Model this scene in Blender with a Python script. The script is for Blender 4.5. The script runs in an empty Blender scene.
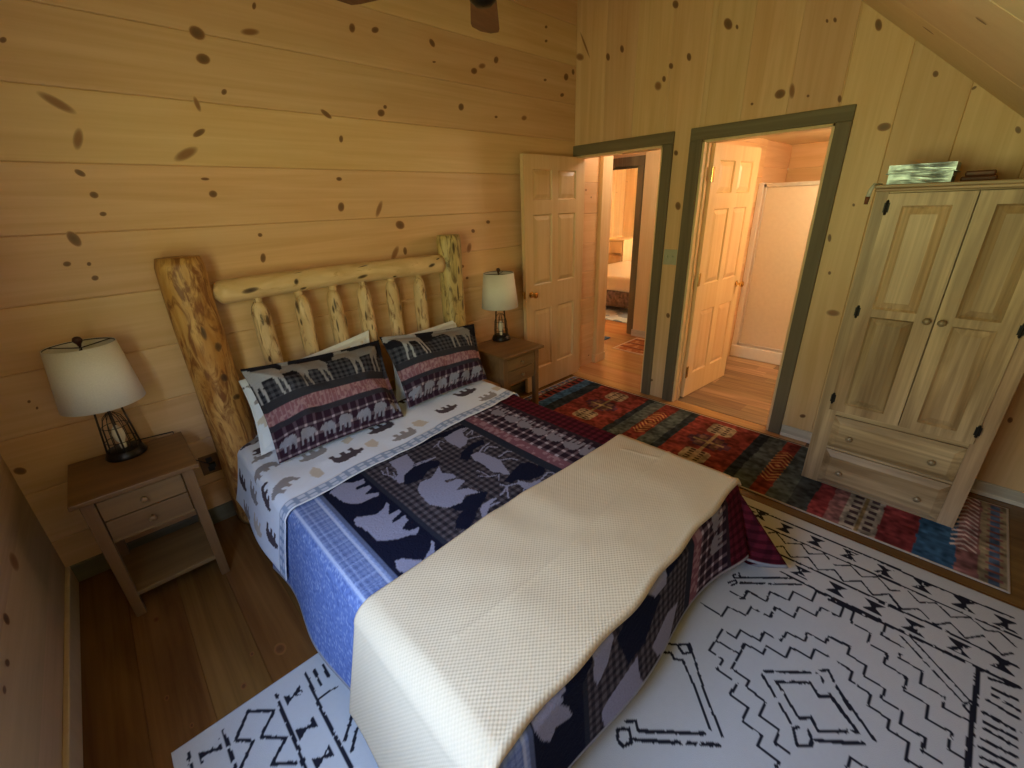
import bpy, math, random
import numpy as np
from mathutils import Vector, Matrix
random.seed(7)
rng = np.random.default_rng(11)
PI = math.pi
scene = bpy.context.scene
COL = scene.collection

# ------------------------------------------------------------------ data (metres, measured on the real planes)
KNOTS_BACK=[[-2.731,2.4296,0.0274,-0.0162,-0.0173,-0.0196],[-2.7337,2.3322,0.0264,-0.0089,-0.0134,-0.0193],[-2.5027,2.4751,0.0416,0.0076,-0.004,-0.0163],[-3.3757,2.2909,0.0108,0.0019,-0.0032,-0.0096],[-2.6803,2.21,0.013,0.0015,-0.0032,-0.0125],[-3.2922,2.101,0.0476,-0.0352,-0.0111,-0.0144],[-3.2692,1.9764,0.0172,0.0011,-0.0127,-0.0408],[-2.8065,2.1478,0.0104,0.0053,0.0066,-0.032],[-2.8306,2.0282,0.0268,0.0153,0.0038,-0.0123],[-2.9069,1.9368,0.0528,0.0297,0.0055,-0.0198],[-2.1969,2.1636,0.0245,-0.0179,-0.011,-0.0101],[-2.1339,2.046,0.012,0.0007,-0.0039,-0.0204],[-1.8561,2.2,0.027,0.0025,-0.0031,-0.0184],[-3.3028,1.8491,0.0128,-0.0112,-0.0078,-0.01],[-3.2847,1.7642,0.0118,-0.0062,-0.0078,-0.0129],[-3.2785,1.6877,0.0115,-0.0004,-0.0031,-0.0101],[-2.8424,1.7637,0.0193,-0.0002,-0.0041,-0.0159],[-2.8585,1.8308,0.0189,0.0002,-0.0018,-0.0066],[-2.1862,1.8376,0.0182,0.0002,-0.0021,-0.0106],[-2.2034,1.6863,0.0215,-0.0006,-0.0048,-0.0248],[-1.9587,1.6678,0.0154,-0.0055,-0.0295,-0.0488],[-3.4017,1.5925,0.0157,-0.0277,-0.0146,-0.0145],[-3.4546,1.4942,0.0137,-0.0015,-0.0032,-0.0101],[-3.3864,1.4867,0.008,-0.0009,-0.0026,-0.0083],[-3.3851,1.4258,0.0129,-0.0017,-0.0032,-0.0106],[-2.6904,1.4417,0.0148,-0.0015,-0.0055,-0.0233],[-2.6772,1.56,0.0122,-0.0008,-0.0024,-0.01],[-1.8878,1.3927,0.019,-0.01,-0.0302,-0.0409],[-1.8255,2.6086,0.0225,0.0042,-0.0028,-0.0166],[-2.4589,2.5837,0.0092,0.0019,-0.0039,-0.016],[-1.824,2.2341,0.0136,0.0014,-0.0017,-0.0105],[-1.4368,2.6151,0.0181,0.0085,0.0119,-0.0189],[-0.8978,2.6101,0.0241,0.0037,-0.0014,-0.0206],[-1.1064,2.516,0.0269,0.0038,-0.0018,-0.0202],[-1.0316,2.5553,0.0323,0.0047,-0.0014,-0.0174],[-1.2408,2.2924,0.0262,0.0026,-0.0021,-0.0207],[-0.369,2.8974,0.017,0.0032,-0.0001,-0.0092],[-0.3695,2.811,0.0172,0.003,-0.0001,-0.0094],[-0.126,2.6137,0.0321,0.0043,0.0005,-0.0239],[-0.0365,2.6603,0.0197,0.0028,0.0007,-0.0206],[-0.1746,2.4833,0.0256,0.0029,0.0002,-0.0139],[-0.3827,2.5594,0.0176,0.0023,-0.0001,-0.0099],[-0.6273,2.2808,0.0334,0.0029,-0.0006,-0.0168],[-0.9207,2.2617,0.0149,0.0013,-0.0006,-0.0095],[-1.8236,1.5653,0.0278,0.011,0.0146,-0.0279],[-1.8106,1.3985,0.0154,-0.0014,-0.0038,-0.0258],[-1.2569,1.3702,0.0237,-0.0052,-0.0118,-0.0351],[-1.2069,1.4897,0.0196,-0.0012,-0.0013,-0.0143],[-1.342,1.2423,0.0239,-0.0027,-0.0015,-0.0147],[-1.2973,1.1501,0.0147,-0.0019,-0.0011,-0.0113],[-3.749,0.9439,0.0055,-0.0019,-0.0021,-0.0065],[-3.7359,0.9082,0.0042,-0.0015,-0.0021,-0.0066],[-3.874,0.6472,0.0173,-0.0086,-0.006,-0.0181],[-0.5375,1.7713,0.0243,-0.0001,-0.0005,-0.0229],[-0.5141,1.7251,0.0185,-0.0002,-0.0002,-0.0116],[-1.966,2.5914,0.018,0.0034,-0.0043,-0.023],[-1.4341,2.5173,0.0156,0.0024,-0.0007,-0.0054],[-1.0515,1.5463,0.0206,-0.001,-0.0011,-0.0146]]
KNOTS_RIGHT=[[-1.2255,2.6816,-0.0288,-0.0072,-0.005,-0.0321],[-1.2853,2.6515,-0.0094,-0.0023,-0.0021,-0.0133],[-2.0311,2.4769,-0.0177,-0.0044,-0.0063,-0.0272],[-1.6056,2.2389,-0.03,0.0056,-0.0131,-0.0244],[-1.6703,2.2434,-0.0166,-0.0029,-0.0082,-0.0427],[-1.7626,2.2023,-0.008,-0.0013,-0.0016,-0.0079],[-1.4483,2.2109,-0.0093,-0.0015,-0.0014,-0.0085],[-0.8487,2.8819,-0.0221,-0.006,-0.003,-0.0251],[-0.4402,2.7247,-0.0177,-0.0039,-0.0019,-0.0253],[-0.3158,2.7012,-0.0187,-0.004,-0.0016,-0.0261],[-0.0409,2.7595,-0.0409,-0.0087,-0.0009,-0.0272],[-0.9845,2.5592,-0.0181,-0.0038,-0.003,-0.0233],[-0.8561,2.5339,-0.0192,-0.0039,-0.0021,-0.0181],[-0.8103,2.4652,-0.0158,-0.003,-0.002,-0.0186],[-0.7669,2.4304,-0.0322,-0.0058,-0.003,-0.0284],[-0.9595,1.9769,-0.0158,-0.0015,-0.0024,-0.02],[-1.9276,2.1602,-0.0099,-0.0016,-0.0044,-0.0203],[-2.1681,1.9894,-0.0278,0.005,-0.0102,-0.0222],[-2.3234,2.2038,-0.0118,-0.0023,-0.004,-0.0157],[-1.7843,2.5561,-0.0075,-0.0019,-0.002,-0.0095],[-1.8229,2.5509,-0.0098,-0.0025,-0.0025,-0.0118],[-2.4854,2.1152,-0.0077,0.0048,-0.0042,-0.0061],[-2.1538,0.9436,-0.0365,0.0053,-0.0047,-0.0224],[-2.1309,0.1874,-0.0175,0.006,-0.003,-0.0151],[-2.0826,1.1921,-0.0079,0.0006,-0.0026,-0.0123],[-2.0383,1.4031,-0.0104,0.0003,-0.005,-0.0237],[-2.1192,1.592,-0.0073,-0.0002,-0.0018,-0.0083],[-1.0189,1.6111,-0.0241,-0.0005,-0.0034,-0.0285],[-1.0329,0.7588,-0.0176,0.0026,-0.0024,-0.0211],[-0.9366,0.1464,-0.0194,0.0052,-0.0014,-0.0144],[-0.0889,2.8287,-0.0093,0.0001,-0.0551,-0.105],[-2.6888,1.9101,-0.01,-0.0012,-0.0049,-0.0173],[-2.9436,0.9686,-0.0134,0.0024,-0.0065,-0.0232],[-3.0621,0.4811,-0.0101,0.0035,-0.0047,-0.0169]]
KNOTS_LEFT=[[-0.8778,0.5158,0.0207,-0.0147,-0.0156,-0.014],[-1.0395,0.4765,0.0123,-0.0127,-0.014,-0.0028],[-0.5526,0.523,0.0397,-0.0227,-0.0299,-0.025],[-1.1434,0.4724,0.0085,-0.0096,-0.0142,-0.003]]
RUG_LINES=[(14,[-1.052,-2.22,-1.049,-2.832]),
(14,[-1.055,-2.767,-1.064,-2.959,-1.053,-3.194]),
(15,[-1.168,-2.286,-1.163,-2.845]),
(15,[-1.156,-2.773,-1.166,-2.966,-1.163,-3.212]),
(10,[-1.207,-2.313,-1.173,-2.341,-1.227,-2.4,-1.179,-2.458,-1.229,-2.505,-1.177,-2.559,-1.225,-2.611,-1.177,-2.666,-1.221,-2.716,-1.172,-2.766,-1.228,-2.818,-1.202,-2.848]),
(10,[-1.178,-2.875,-1.22,-2.916,-1.175,-2.967,-1.223,-3.016,-1.17,-3.07,-1.21,-3.116,-1.181,-3.155,-1.224,-3.196]),
(10,[-1.294,-2.37,-1.258,-2.398,-1.312,-2.448,-1.255,-2.508,-1.311,-2.563,-1.258,-2.617,-1.311,-2.664,-1.252,-2.718,-1.311,-2.77,-1.256,-2.817,-1.309,-2.86]),
(10,[-1.254,-2.819,-1.315,-2.869,-1.262,-2.918,-1.316,-2.973,-1.26,-3.016,-1.31,-3.063,-1.248,-3.109,-1.309,-3.162,-1.272,-3.188]),
(16,[-1.329,-2.394,-1.322,-2.863]),
(16,[-1.335,-2.798,-1.32,-2.977,-1.334,-3.198]),
(15,[-1.445,-2.445,-1.449,-2.595]),
(24,[-1.454,-2.59,-1.442,-2.81]),
(20,[-1.47,-2.644,-1.446,-2.864,-1.438,-3.102,-1.434,-3.201]),
(10,[-1.733,-2.364,-1.722,-2.373,-1.668,-2.37,-1.668,-2.448,-1.605,-2.447,-1.595,-2.517,-1.53,-2.517,-1.529,-2.59,-1.459,-2.591]),
(10,[-1.725,-2.318,-1.72,-2.377,-1.665,-2.372,-1.668,-2.45,-1.6,-2.446,-1.596,-2.484]),
(10,[-1.874,-2.252,-1.879,-2.341,-1.813,-2.341,-1.802,-2.413,-1.742,-2.413,-1.74,-2.489,-1.673,-2.49,-1.67,-2.505]),
(10,[-1.803,-2.389,-1.804,-2.415,-1.746,-2.414,-1.743,-2.487,-1.674,-2.487,-1.673,-2.559,-1.604,-2.558,-1.601,-2.621,-1.54,-2.627,-1.538,-2.691,-1.457,-2.692]),
(13,[-1.612,-2.32,-1.448,-2.495]),
(13,[-1.645,-2.332,-1.463,-2.531]),
(13,[-1.605,-2.328,-1.485,-2.451]),
(13,[-1.64,-2.332,-1.526,-2.463]),
(11,[-1.619,-2.291,-1.589,-2.306,-1.613,-2.319,-1.635,-2.303,-1.619,-2.291]),
(11,[-1.681,-2.293,-1.643,-2.31,-1.653,-2.322,-1.688,-2.308]),
(11,[-2.005,-2.372,-2.066,-2.367,-2.066,-2.422,-2.119,-2.421,-2.119,-2.495,-2.176,-2.492,-2.179,-2.553,-2.235,-2.556,-2.235,-2.619,-2.278,-2.615,-2.277,-2.679,-2.302,-2.677]),
(11,[-2.005,-2.372,-1.941,-2.368,-1.939,-2.422,-1.891,-2.423,-1.885,-2.494,-1.832,-2.493,-1.827,-2.556,-1.77,-2.556,-1.762,-2.621,-1.716,-2.618,-1.714,-2.681,-1.672,-2.683,-1.664,-2.751]),
(11,[-2.005,-2.372,-1.998,-2.458,-1.939,-2.457,-1.934,-2.522,-1.891,-2.52,-1.888,-2.591,-1.83,-2.59,-1.825,-2.658,-1.775,-2.658,-1.77,-2.701]),
(11,[-1.998,-2.458,-2.076,-2.459,-2.079,-2.524,-2.108,-2.523,-2.117,-2.588,-2.179,-2.591,-2.177,-2.654,-2.229,-2.655,-2.227,-2.696]),
(14,[-2.003,-2.55,-1.876,-2.686]),
(14,[-2.013,-2.593,-1.932,-2.681,-1.964,-2.716,-1.937,-2.743,-1.988,-2.81]),
(13,[-2.022,-2.548,-2.127,-2.671]),
(13,[-2.017,-2.598,-2.092,-2.688,-2.059,-2.715,-2.093,-2.742,-2.02,-2.816]),
(13,[-2.139,-2.682,-2.187,-2.706,-2.157,-2.736,-2.133,-2.734,-2.112,-2.719]),
(12,[-2.139,-2.682,-2.122,-2.695]),
(12,[-1.855,-2.696,-1.831,-2.715,-1.867,-2.74,-1.9,-2.716,-1.879,-2.703]),
(13,[-1.878,-2.749,-1.94,-2.801]),
(14,[-2.127,-2.744,-2.061,-2.823]),
(13,[-1.879,-2.747,-1.994,-2.877]),
(13,[-1.928,-2.741,-2.003,-2.833]),
(14,[-2.065,-2.77,-2.003,-2.833]),
(14,[-2.098,-2.777,-2.029,-2.855]),
(11,[-1.674,-2.687,-1.67,-2.751,-1.708,-2.751,-1.715,-2.81,-1.766,-2.812,-1.771,-2.873,-1.82,-2.87,-1.824,-2.927,-1.876,-2.927,-1.873,-2.99,-1.927,-2.986,-1.927,-3.032]),
(11,[-1.771,-2.736,-1.777,-2.778,-1.822,-2.778,-1.829,-2.841,-1.881,-2.84,-1.885,-2.9,-1.924,-2.902,-1.925,-2.954,-1.993,-2.954,-1.986,-2.992]),
(11,[-1.546,-2.66,-1.538,-2.691,-1.457,-2.693]),
(11,[-1.458,-2.728,-1.54,-2.733]),
(11,[-1.538,-2.746,-1.541,-2.795,-1.6,-2.797,-1.602,-2.858,-1.658,-2.856,-1.665,-2.921,-1.731,-2.921,-1.735,-2.987,-1.796,-2.984,-1.793,-3.047,-1.865,-3.045,-1.863,-3.088]),
(11,[-1.449,-2.833,-1.521,-2.83,-1.528,-2.896,-1.592,-2.893,-1.597,-2.959,-1.66,-2.957,-1.663,-3.024,-1.71,-3.022,-1.706,-3.093]),
(10,[-1.474,-2.884,-1.64,-3.067]),
(10,[-1.453,-2.912,-1.617,-3.085]),
(10,[-1.622,-3.085,-1.64,-3.074,-1.656,-3.071,-1.672,-3.089,-1.629,-3.093]),
(20,[-1.438,-3.102,-1.667,-3.094,-1.888,-3.089]),
(11,[-2.148,-2.83,-2.106,-2.834,-2.103,-2.875]),
(16,[-1.466,-3.131,-1.44,-3.201]),
(16,[-1.506,-3.139,-1.5,-3.197]),
(16,[-1.537,-3.14,-1.545,-3.201]),
(16,[-1.573,-3.129,-1.582,-3.198]),
(16,[-1.637,-3.12,-1.64,-3.2]),
(16,[-1.678,-3.121,-1.67,-3.192]),
(16,[-1.705,-3.121,-1.705,-3.192]),
(16,[-1.75,-3.117,-1.743,-3.191]),
(16,[-1.786,-3.115,-1.778,-3.188]),
(16,[-1.82,-3.118,-1.809,-3.167]),
(16,[-1.85,-3.117,-1.847,-3.135]),
(12,[-2.211,-2.233,-2.179,-2.268,-2.195,-2.289,-2.176,-2.315,-2.185,-2.324,-2.242,-2.393,-2.337,-2.489]),
(12,[-2.093,-2.303,-2.244,-2.434,-2.328,-2.526]),
(12,[-2.131,-2.271,-2.099,-2.297,-2.125,-2.322,-2.151,-2.303,-2.131,-2.271]),
(12,[-2.151,-2.244,-2.133,-2.267]),
(15,[-2.507,-2.327,-2.365,-2.48]),
(15,[-2.542,-2.328,-2.362,-2.529]),
(14,[-2.556,-2.27,-2.528,-2.298,-2.557,-2.323,-2.586,-2.31,-2.584,-2.288,-2.556,-2.27]),
(13,[-2.515,-2.278,-2.49,-2.3,-2.511,-2.32]),
(14,[-3.524,-1.306,-3.52,-1.463]),
(15,[-3.352,-1.315,-3.357,-1.625]),
(14,[-3.243,-1.31,-3.252,-1.494,-3.251,-1.731]),
(14,[-3.444,-1.3,-3.375,-1.366,-3.434,-1.424,-3.374,-1.489,-3.432,-1.536,-3.375,-1.588]),
(14,[-3.444,-1.302,-3.499,-1.373,-3.464,-1.408]),
(14,[-3.457,-1.419,-3.507,-1.474]),
(15,[-3.623,-1.303,-3.623,-1.361]),
(13,[-3.181,-1.324,-3.185,-1.387]),
(13,[-3.214,-1.321,-3.219,-1.399]),
(13,[-3.147,-1.339,-3.151,-1.379]),
(10,[-3.248,-1.442,-3.15,-1.446]),
(14,[-3.17,-1.572,-3.232,-1.64]),
(14,[-3.188,-1.637,-3.23,-1.686])]
RUG_BOWS=[[-1.107,-2.366],[-1.109,-2.506],[-1.1,-2.646],[-1.085,-2.235],[-1.382,-2.51],[-1.384,-2.649],[-1.384,-2.783],[-1.107,-2.782],[-1.101,-2.915],[-1.102,-3.047],[-1.113,-3.17],[-1.387,-2.914],[-1.38,-3.046],[-1.362,-3.162],[-3.306,-1.362],[-3.311,-1.509],[-3.305,-1.637],[-3.568,-1.349]]
QUILT_SHAPES=[(0,[-2.608,-1.097,-2.563,-1.05,-2.501,-1.036,-2.442,-1.058,-2.413,-1.11,-2.442,-1.139,-2.49,-1.128,-2.554,-1.173,-2.614,-1.162,-2.641,-1.151]),
(0,[-2.325,-1.159,-2.282,-1.117,-2.199,-1.091,-2.122,-1.102,-2.148,-1.146,-2.218,-1.14,-2.265,-1.179,-2.311,-1.205]),
(0,[-2.309,-1.465,-2.204,-1.43,-2.145,-1.413,-2.109,-1.442,-2.097,-1.524,-2.121,-1.556,-2.169,-1.56,-2.231,-1.539,-2.252,-1.499,-2.292,-1.5]),
(0,[-2.587,-1.436,-2.511,-1.434,-2.438,-1.431,-2.412,-1.475,-2.457,-1.506,-2.525,-1.536,-2.579,-1.479]),
(0,[-2.415,-0.837,-2.34,-0.844,-2.181,-0.887,-2.085,-0.88,-2.097,-0.923,-2.195,-0.95,-2.281,-0.908,-2.399,-0.904]),
(0,[-2.624,-1.52,-2.561,-1.489,-2.528,-1.494,-2.539,-1.555,-2.623,-1.599,-2.652,-1.557]),
(1,[-2.907,-0.954,-2.84,-0.914,-2.799,-0.958,-2.75,-0.968,-2.753,-1.001,-2.806,-1.007,-2.808,-1.026,-2.751,-1.031,-2.754,-1.058,-2.802,-1.082,-2.747,-1.115,-2.76,-1.139,-2.786,-1.131,-2.8,-1.132,-2.837,-1.132,-2.869,-1.109,-2.892,-1.066,-2.897,-1.014]),
(1,[-2.909,-1.209,-2.892,-1.202,-2.878,-1.216,-2.831,-1.248,-2.794,-1.237,-2.759,-1.207,-2.762,-1.233,-2.797,-1.291,-2.747,-1.291,-2.75,-1.312,-2.805,-1.331,-2.807,-1.345,-2.75,-1.341,-2.753,-1.375,-2.801,-1.402,-2.782,-1.434,-2.749,-1.44,-2.752,-1.452,-2.776,-1.471,-2.796,-1.457,-2.841,-1.441,-2.88,-1.416,-2.9,-1.392,-2.902,-1.346,-2.908,-1.277,-2.921,-1.25]),
(1,[-2.905,-1.533,-2.881,-1.541,-2.832,-1.604,-2.786,-1.579,-2.752,-1.54,-2.753,-1.561,-2.79,-1.612,-2.745,-1.621,-2.749,-1.642,-2.798,-1.663,-2.785,-1.688,-2.734,-1.682,-2.739,-1.705,-2.795,-1.722,-2.86,-1.731,-2.899,-1.674,-2.911,-1.614,-2.92,-1.571]),
(1,[-2.617,-1.23,-2.582,-1.19,-2.519,-1.197,-2.441,-1.142,-2.463,-1.202,-2.433,-1.246,-2.439,-1.282,-2.496,-1.262,-2.492,-1.285,-2.439,-1.294,-2.428,-1.334,-2.497,-1.358,-2.451,-1.388,-2.436,-1.451,-2.493,-1.417,-2.534,-1.444,-2.597,-1.428,-2.638,-1.358,-2.634,-1.285]),
(1,[-2.595,-0.925,-2.491,-0.93,-2.509,-1.027,-2.537,-1.058,-2.602,-1.085,-2.628,-1.13,-2.65,-1.125,-2.642,-1.069,-2.619,-1.057,-2.6,-1.01]),
(1,[-2.257,-0.93,-2.184,-0.918,-2.138,-0.915,-2.095,-0.933,-2.145,-0.947,-2.17,-0.999,-2.169,-1.026,-2.216,-1.072,-2.264,-1.08,-2.267,-1.029,-2.27,-0.977]),
(1,[-2.267,-1.177,-2.227,-1.176,-2.21,-1.206,-2.202,-1.269,-2.194,-1.319,-2.219,-1.374,-2.248,-1.449,-2.271,-1.425,-2.268,-1.4,-2.293,-1.372,-2.28,-1.289,-2.285,-1.222]),
(1,[-2.256,-1.504,-2.234,-1.562,-2.183,-1.573,-2.197,-1.619,-2.288,-1.614,-2.28,-1.568,-2.275,-1.523]),
(1,[-2.516,-1.545,-2.49,-1.524,-2.473,-1.52,-2.41,-1.525,-2.412,-1.537,-2.471,-1.544,-2.414,-1.559,-2.421,-1.567,-2.474,-1.556,-2.518,-1.588,-2.545,-1.6])]
QUILT_LINES=[(9,[-2.529,-1.037,-2.405,-1.059]),
(9,[-2.545,-1.049,-2.418,-1.063]),
(6,[-2.637,-1.066,-2.662,-1.002,-2.657,-0.969]),
(6,[-2.644,-1.086,-2.65,-1.024,-2.625,-0.964]),
(6,[-2.642,-1.097,-2.624,-1.023]),
(9,[-2.148,-0.957,-2.089,-0.94]),
(9,[-2.158,-0.999,-2.092,-0.978,-2.13,-1.016]),
(9,[-2.185,-1.033,-2.103,-1.067]),
(6,[-2.287,-0.972,-2.294,-0.939,-2.329,-0.974,-2.341,-1.026]),
(6,[-2.304,-0.953,-2.355,-0.969]),
(9,[-2.219,-1.185,-2.175,-1.164,-2.123,-1.155]),
(9,[-2.197,-1.197,-2.153,-1.177,-2.124,-1.219]),
(9,[-2.18,-1.292,-2.118,-1.283,-2.101,-1.301]),
(9,[-2.192,-1.322,-2.147,-1.349,-2.136,-1.382]),
(6,[-2.315,-1.441,-2.286,-1.408,-2.329,-1.39,-2.329,-1.334,-2.336,-1.308]),
(6,[-2.329,-1.39,-2.36,-1.348]),
(10,[-2.273,-1.521,-2.323,-1.502,-2.335,-1.473]),
(8,[-2.323,-1.502,-2.364,-1.525,-2.385,-1.527]),
(8,[-2.323,-1.502,-2.376,-1.568]),
(9,[-2.192,-1.581,-2.121,-1.566,-2.091,-1.588,-2.139,-1.61,-2.193,-1.597]),
(9,[-2.287,-1.574,-2.321,-1.618,-2.378,-1.627])]
FOOT_SHAPES=[(1,[-2.928,-2.204,-2.858,-2.207,-2.799,-2.202,-2.803,-2.251,-2.846,-2.253,-2.8,-2.321,-2.785,-2.373,-2.855,-2.341,-2.876,-2.371,-2.908,-2.327,-2.928,-2.266]),
(1,[-2.661,-2.491,-2.635,-2.472,-2.563,-2.451,-2.47,-2.434,-2.463,-2.534,-2.426,-2.602,-2.499,-2.577,-2.54,-2.64,-2.619,-2.624,-2.656,-2.55]),
(1,[-2.676,-2.183,-2.611,-2.181,-2.581,-2.253,-2.622,-2.327,-2.672,-2.366,-2.689,-2.324]),
(1,[-2.377,-2.475,-2.253,-2.429,-2.165,-2.451,-2.224,-2.552,-2.278,-2.586,-2.344,-2.548]),
(1,[-2.396,-2.154,-2.308,-2.199,-2.249,-2.207,-2.267,-2.29,-2.342,-2.291,-2.387,-2.241]),
(0,[-2.805,-2.195,-2.677,-2.171,-2.683,-2.252,-2.765,-2.318,-2.782,-2.437]),
(0,[-2.571,-2.274,-2.395,-2.2,-2.3,-2.313,-2.423,-2.418,-2.521,-2.421])]
SHEET_SHAPES=[(2,[-2.803,-0.753,-2.781,-0.705,-2.739,-0.684,-2.73,-0.701,-2.747,-0.73,-2.724,-0.734,-2.692,-0.691,-2.672,-0.712,-2.648,-0.67,-2.629,-0.667,-2.641,-0.734,-2.67,-0.78,-2.724,-0.797,-2.781,-0.797,-2.807,-0.794]),
(2,[-2.55,-0.542,-2.515,-0.548,-2.455,-0.545,-2.463,-0.578,-2.424,-0.579,-2.369,-0.591,-2.394,-0.626,-2.457,-0.639,-2.523,-0.62,-2.543,-0.585]),
(3,[-2.487,-0.722,-2.447,-0.728,-2.374,-0.703,-2.332,-0.735,-2.352,-0.78,-2.406,-0.823,-2.469,-0.815,-2.49,-0.769]),
(4,[-2.913,-0.744,-2.884,-0.707,-2.862,-0.75,-2.865,-0.805,-2.899,-0.824,-2.92,-0.783]),
(4,[-2.601,-0.684,-2.548,-0.669,-2.541,-0.726,-2.57,-0.765,-2.605,-0.727]),
(4,[-2.297,-0.662,-2.244,-0.662,-2.222,-0.729,-2.28,-0.751,-2.305,-0.709]),
(4,[-2.682,-0.572,-2.626,-0.546,-2.62,-0.591,-2.669,-0.622]),
(2,[-3.049,-0.299,-3.012,-0.297,-2.974,-0.324,-2.975,-0.392,-3.01,-0.402,-3.043,-0.359]),
(3,[-2.915,-0.561,-2.861,-0.567,-2.771,-0.557,-2.786,-0.596,-2.875,-0.629,-2.92,-0.629]),
(2,[-3.072,-0.175,-3.013,-0.18,-3.025,-0.226,-3.075,-0.243]),
(3,[-3.064,-0.375,-3.004,-0.414,-3.025,-0.456,-3.071,-0.432]),
(2,[-1.904,-0.527,-1.832,-0.523,-1.746,-0.534,-1.722,-0.578,-1.764,-0.6,-1.849,-0.604,-1.886,-0.563]),
(3,[-1.844,-0.69,-1.763,-0.684,-1.69,-0.717,-1.719,-0.75,-1.801,-0.769,-1.843,-0.738]),
(4,[-1.65,-0.624,-1.595,-0.633,-1.594,-0.688,-1.658,-0.702]),
(2,[-2.122,-0.683,-2.08,-0.652,-2.004,-0.619,-1.974,-0.637,-1.987,-0.697,-2.04,-0.724,-2.096,-0.731])]

# ------------------------------------------------------------------ materials
def new_mat(name):
    m = bpy.data.materials.new(name); m.use_nodes = True
    nt = m.node_tree; nt.nodes.clear()
    out = nt.nodes.new('ShaderNodeOutputMaterial'); b = nt.nodes.new('ShaderNodeBsdfPrincipled')
    nt.links.new(b.outputs[0], out.inputs[0])
    return m, nt, b
def nd(nt, t, **kw):
    n = nt.nodes.new(t)
    for k, v in kw.items(): setattr(n, k, v)
    return n
def inp(n, **kw):
    for k, v in kw.items(): n.inputs[k].default_value = v
    return n
def mixc(nt, fac, a, b, mode='MIX'):
    n = nd(nt, 'ShaderNodeMix', data_type='RGBA', blend_type=mode)
    L = nt.links
    for i, v in ((0, fac), (6, a), (7, b)):
        if isinstance(v, (int, float)): n.inputs[i].default_value = v
        elif isinstance(v, tuple): n.inputs[i].default_value = v if len(v) == 4 else (*v, 1)
        else: L.new(v, n.inputs[i])
    return n.outputs[2]
def math_(nt, op, a, b=None):
    n = nd(nt, 'ShaderNodeMath', operation=op)
    for i, v in ((0, a), (1, b)):
        if v is None: continue
        if isinstance(v, (int, float)): n.inputs[i].default_value = v
        else: nt.links.new(v, n.inputs[i])
    return n.outputs[0]
def ramp(nt, fac, stops):
    r = nd(nt, 'ShaderNodeValToRGB')
    el = r.color_ramp.elements
    while len(el) < len(stops): el.new(.5)
    for e, (p, c) in zip(el, stops): e.position = p; e.color = (*c, 1) if len(c) == 3 else c
    nt.links.new(fac, r.inputs[0]); return r.outputs[0]
def bumpn(nt, b, h, strength=.2, dist=.002):
    bp = nd(nt, 'ShaderNodeBump'); bp.inputs['Strength'].default_value = strength; bp.inputs['Distance'].default_value = dist
    nt.links.new(h, bp.inputs['Height']); nt.links.new(bp.outputs[0], b.inputs['Normal'])
_wood = {}
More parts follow.
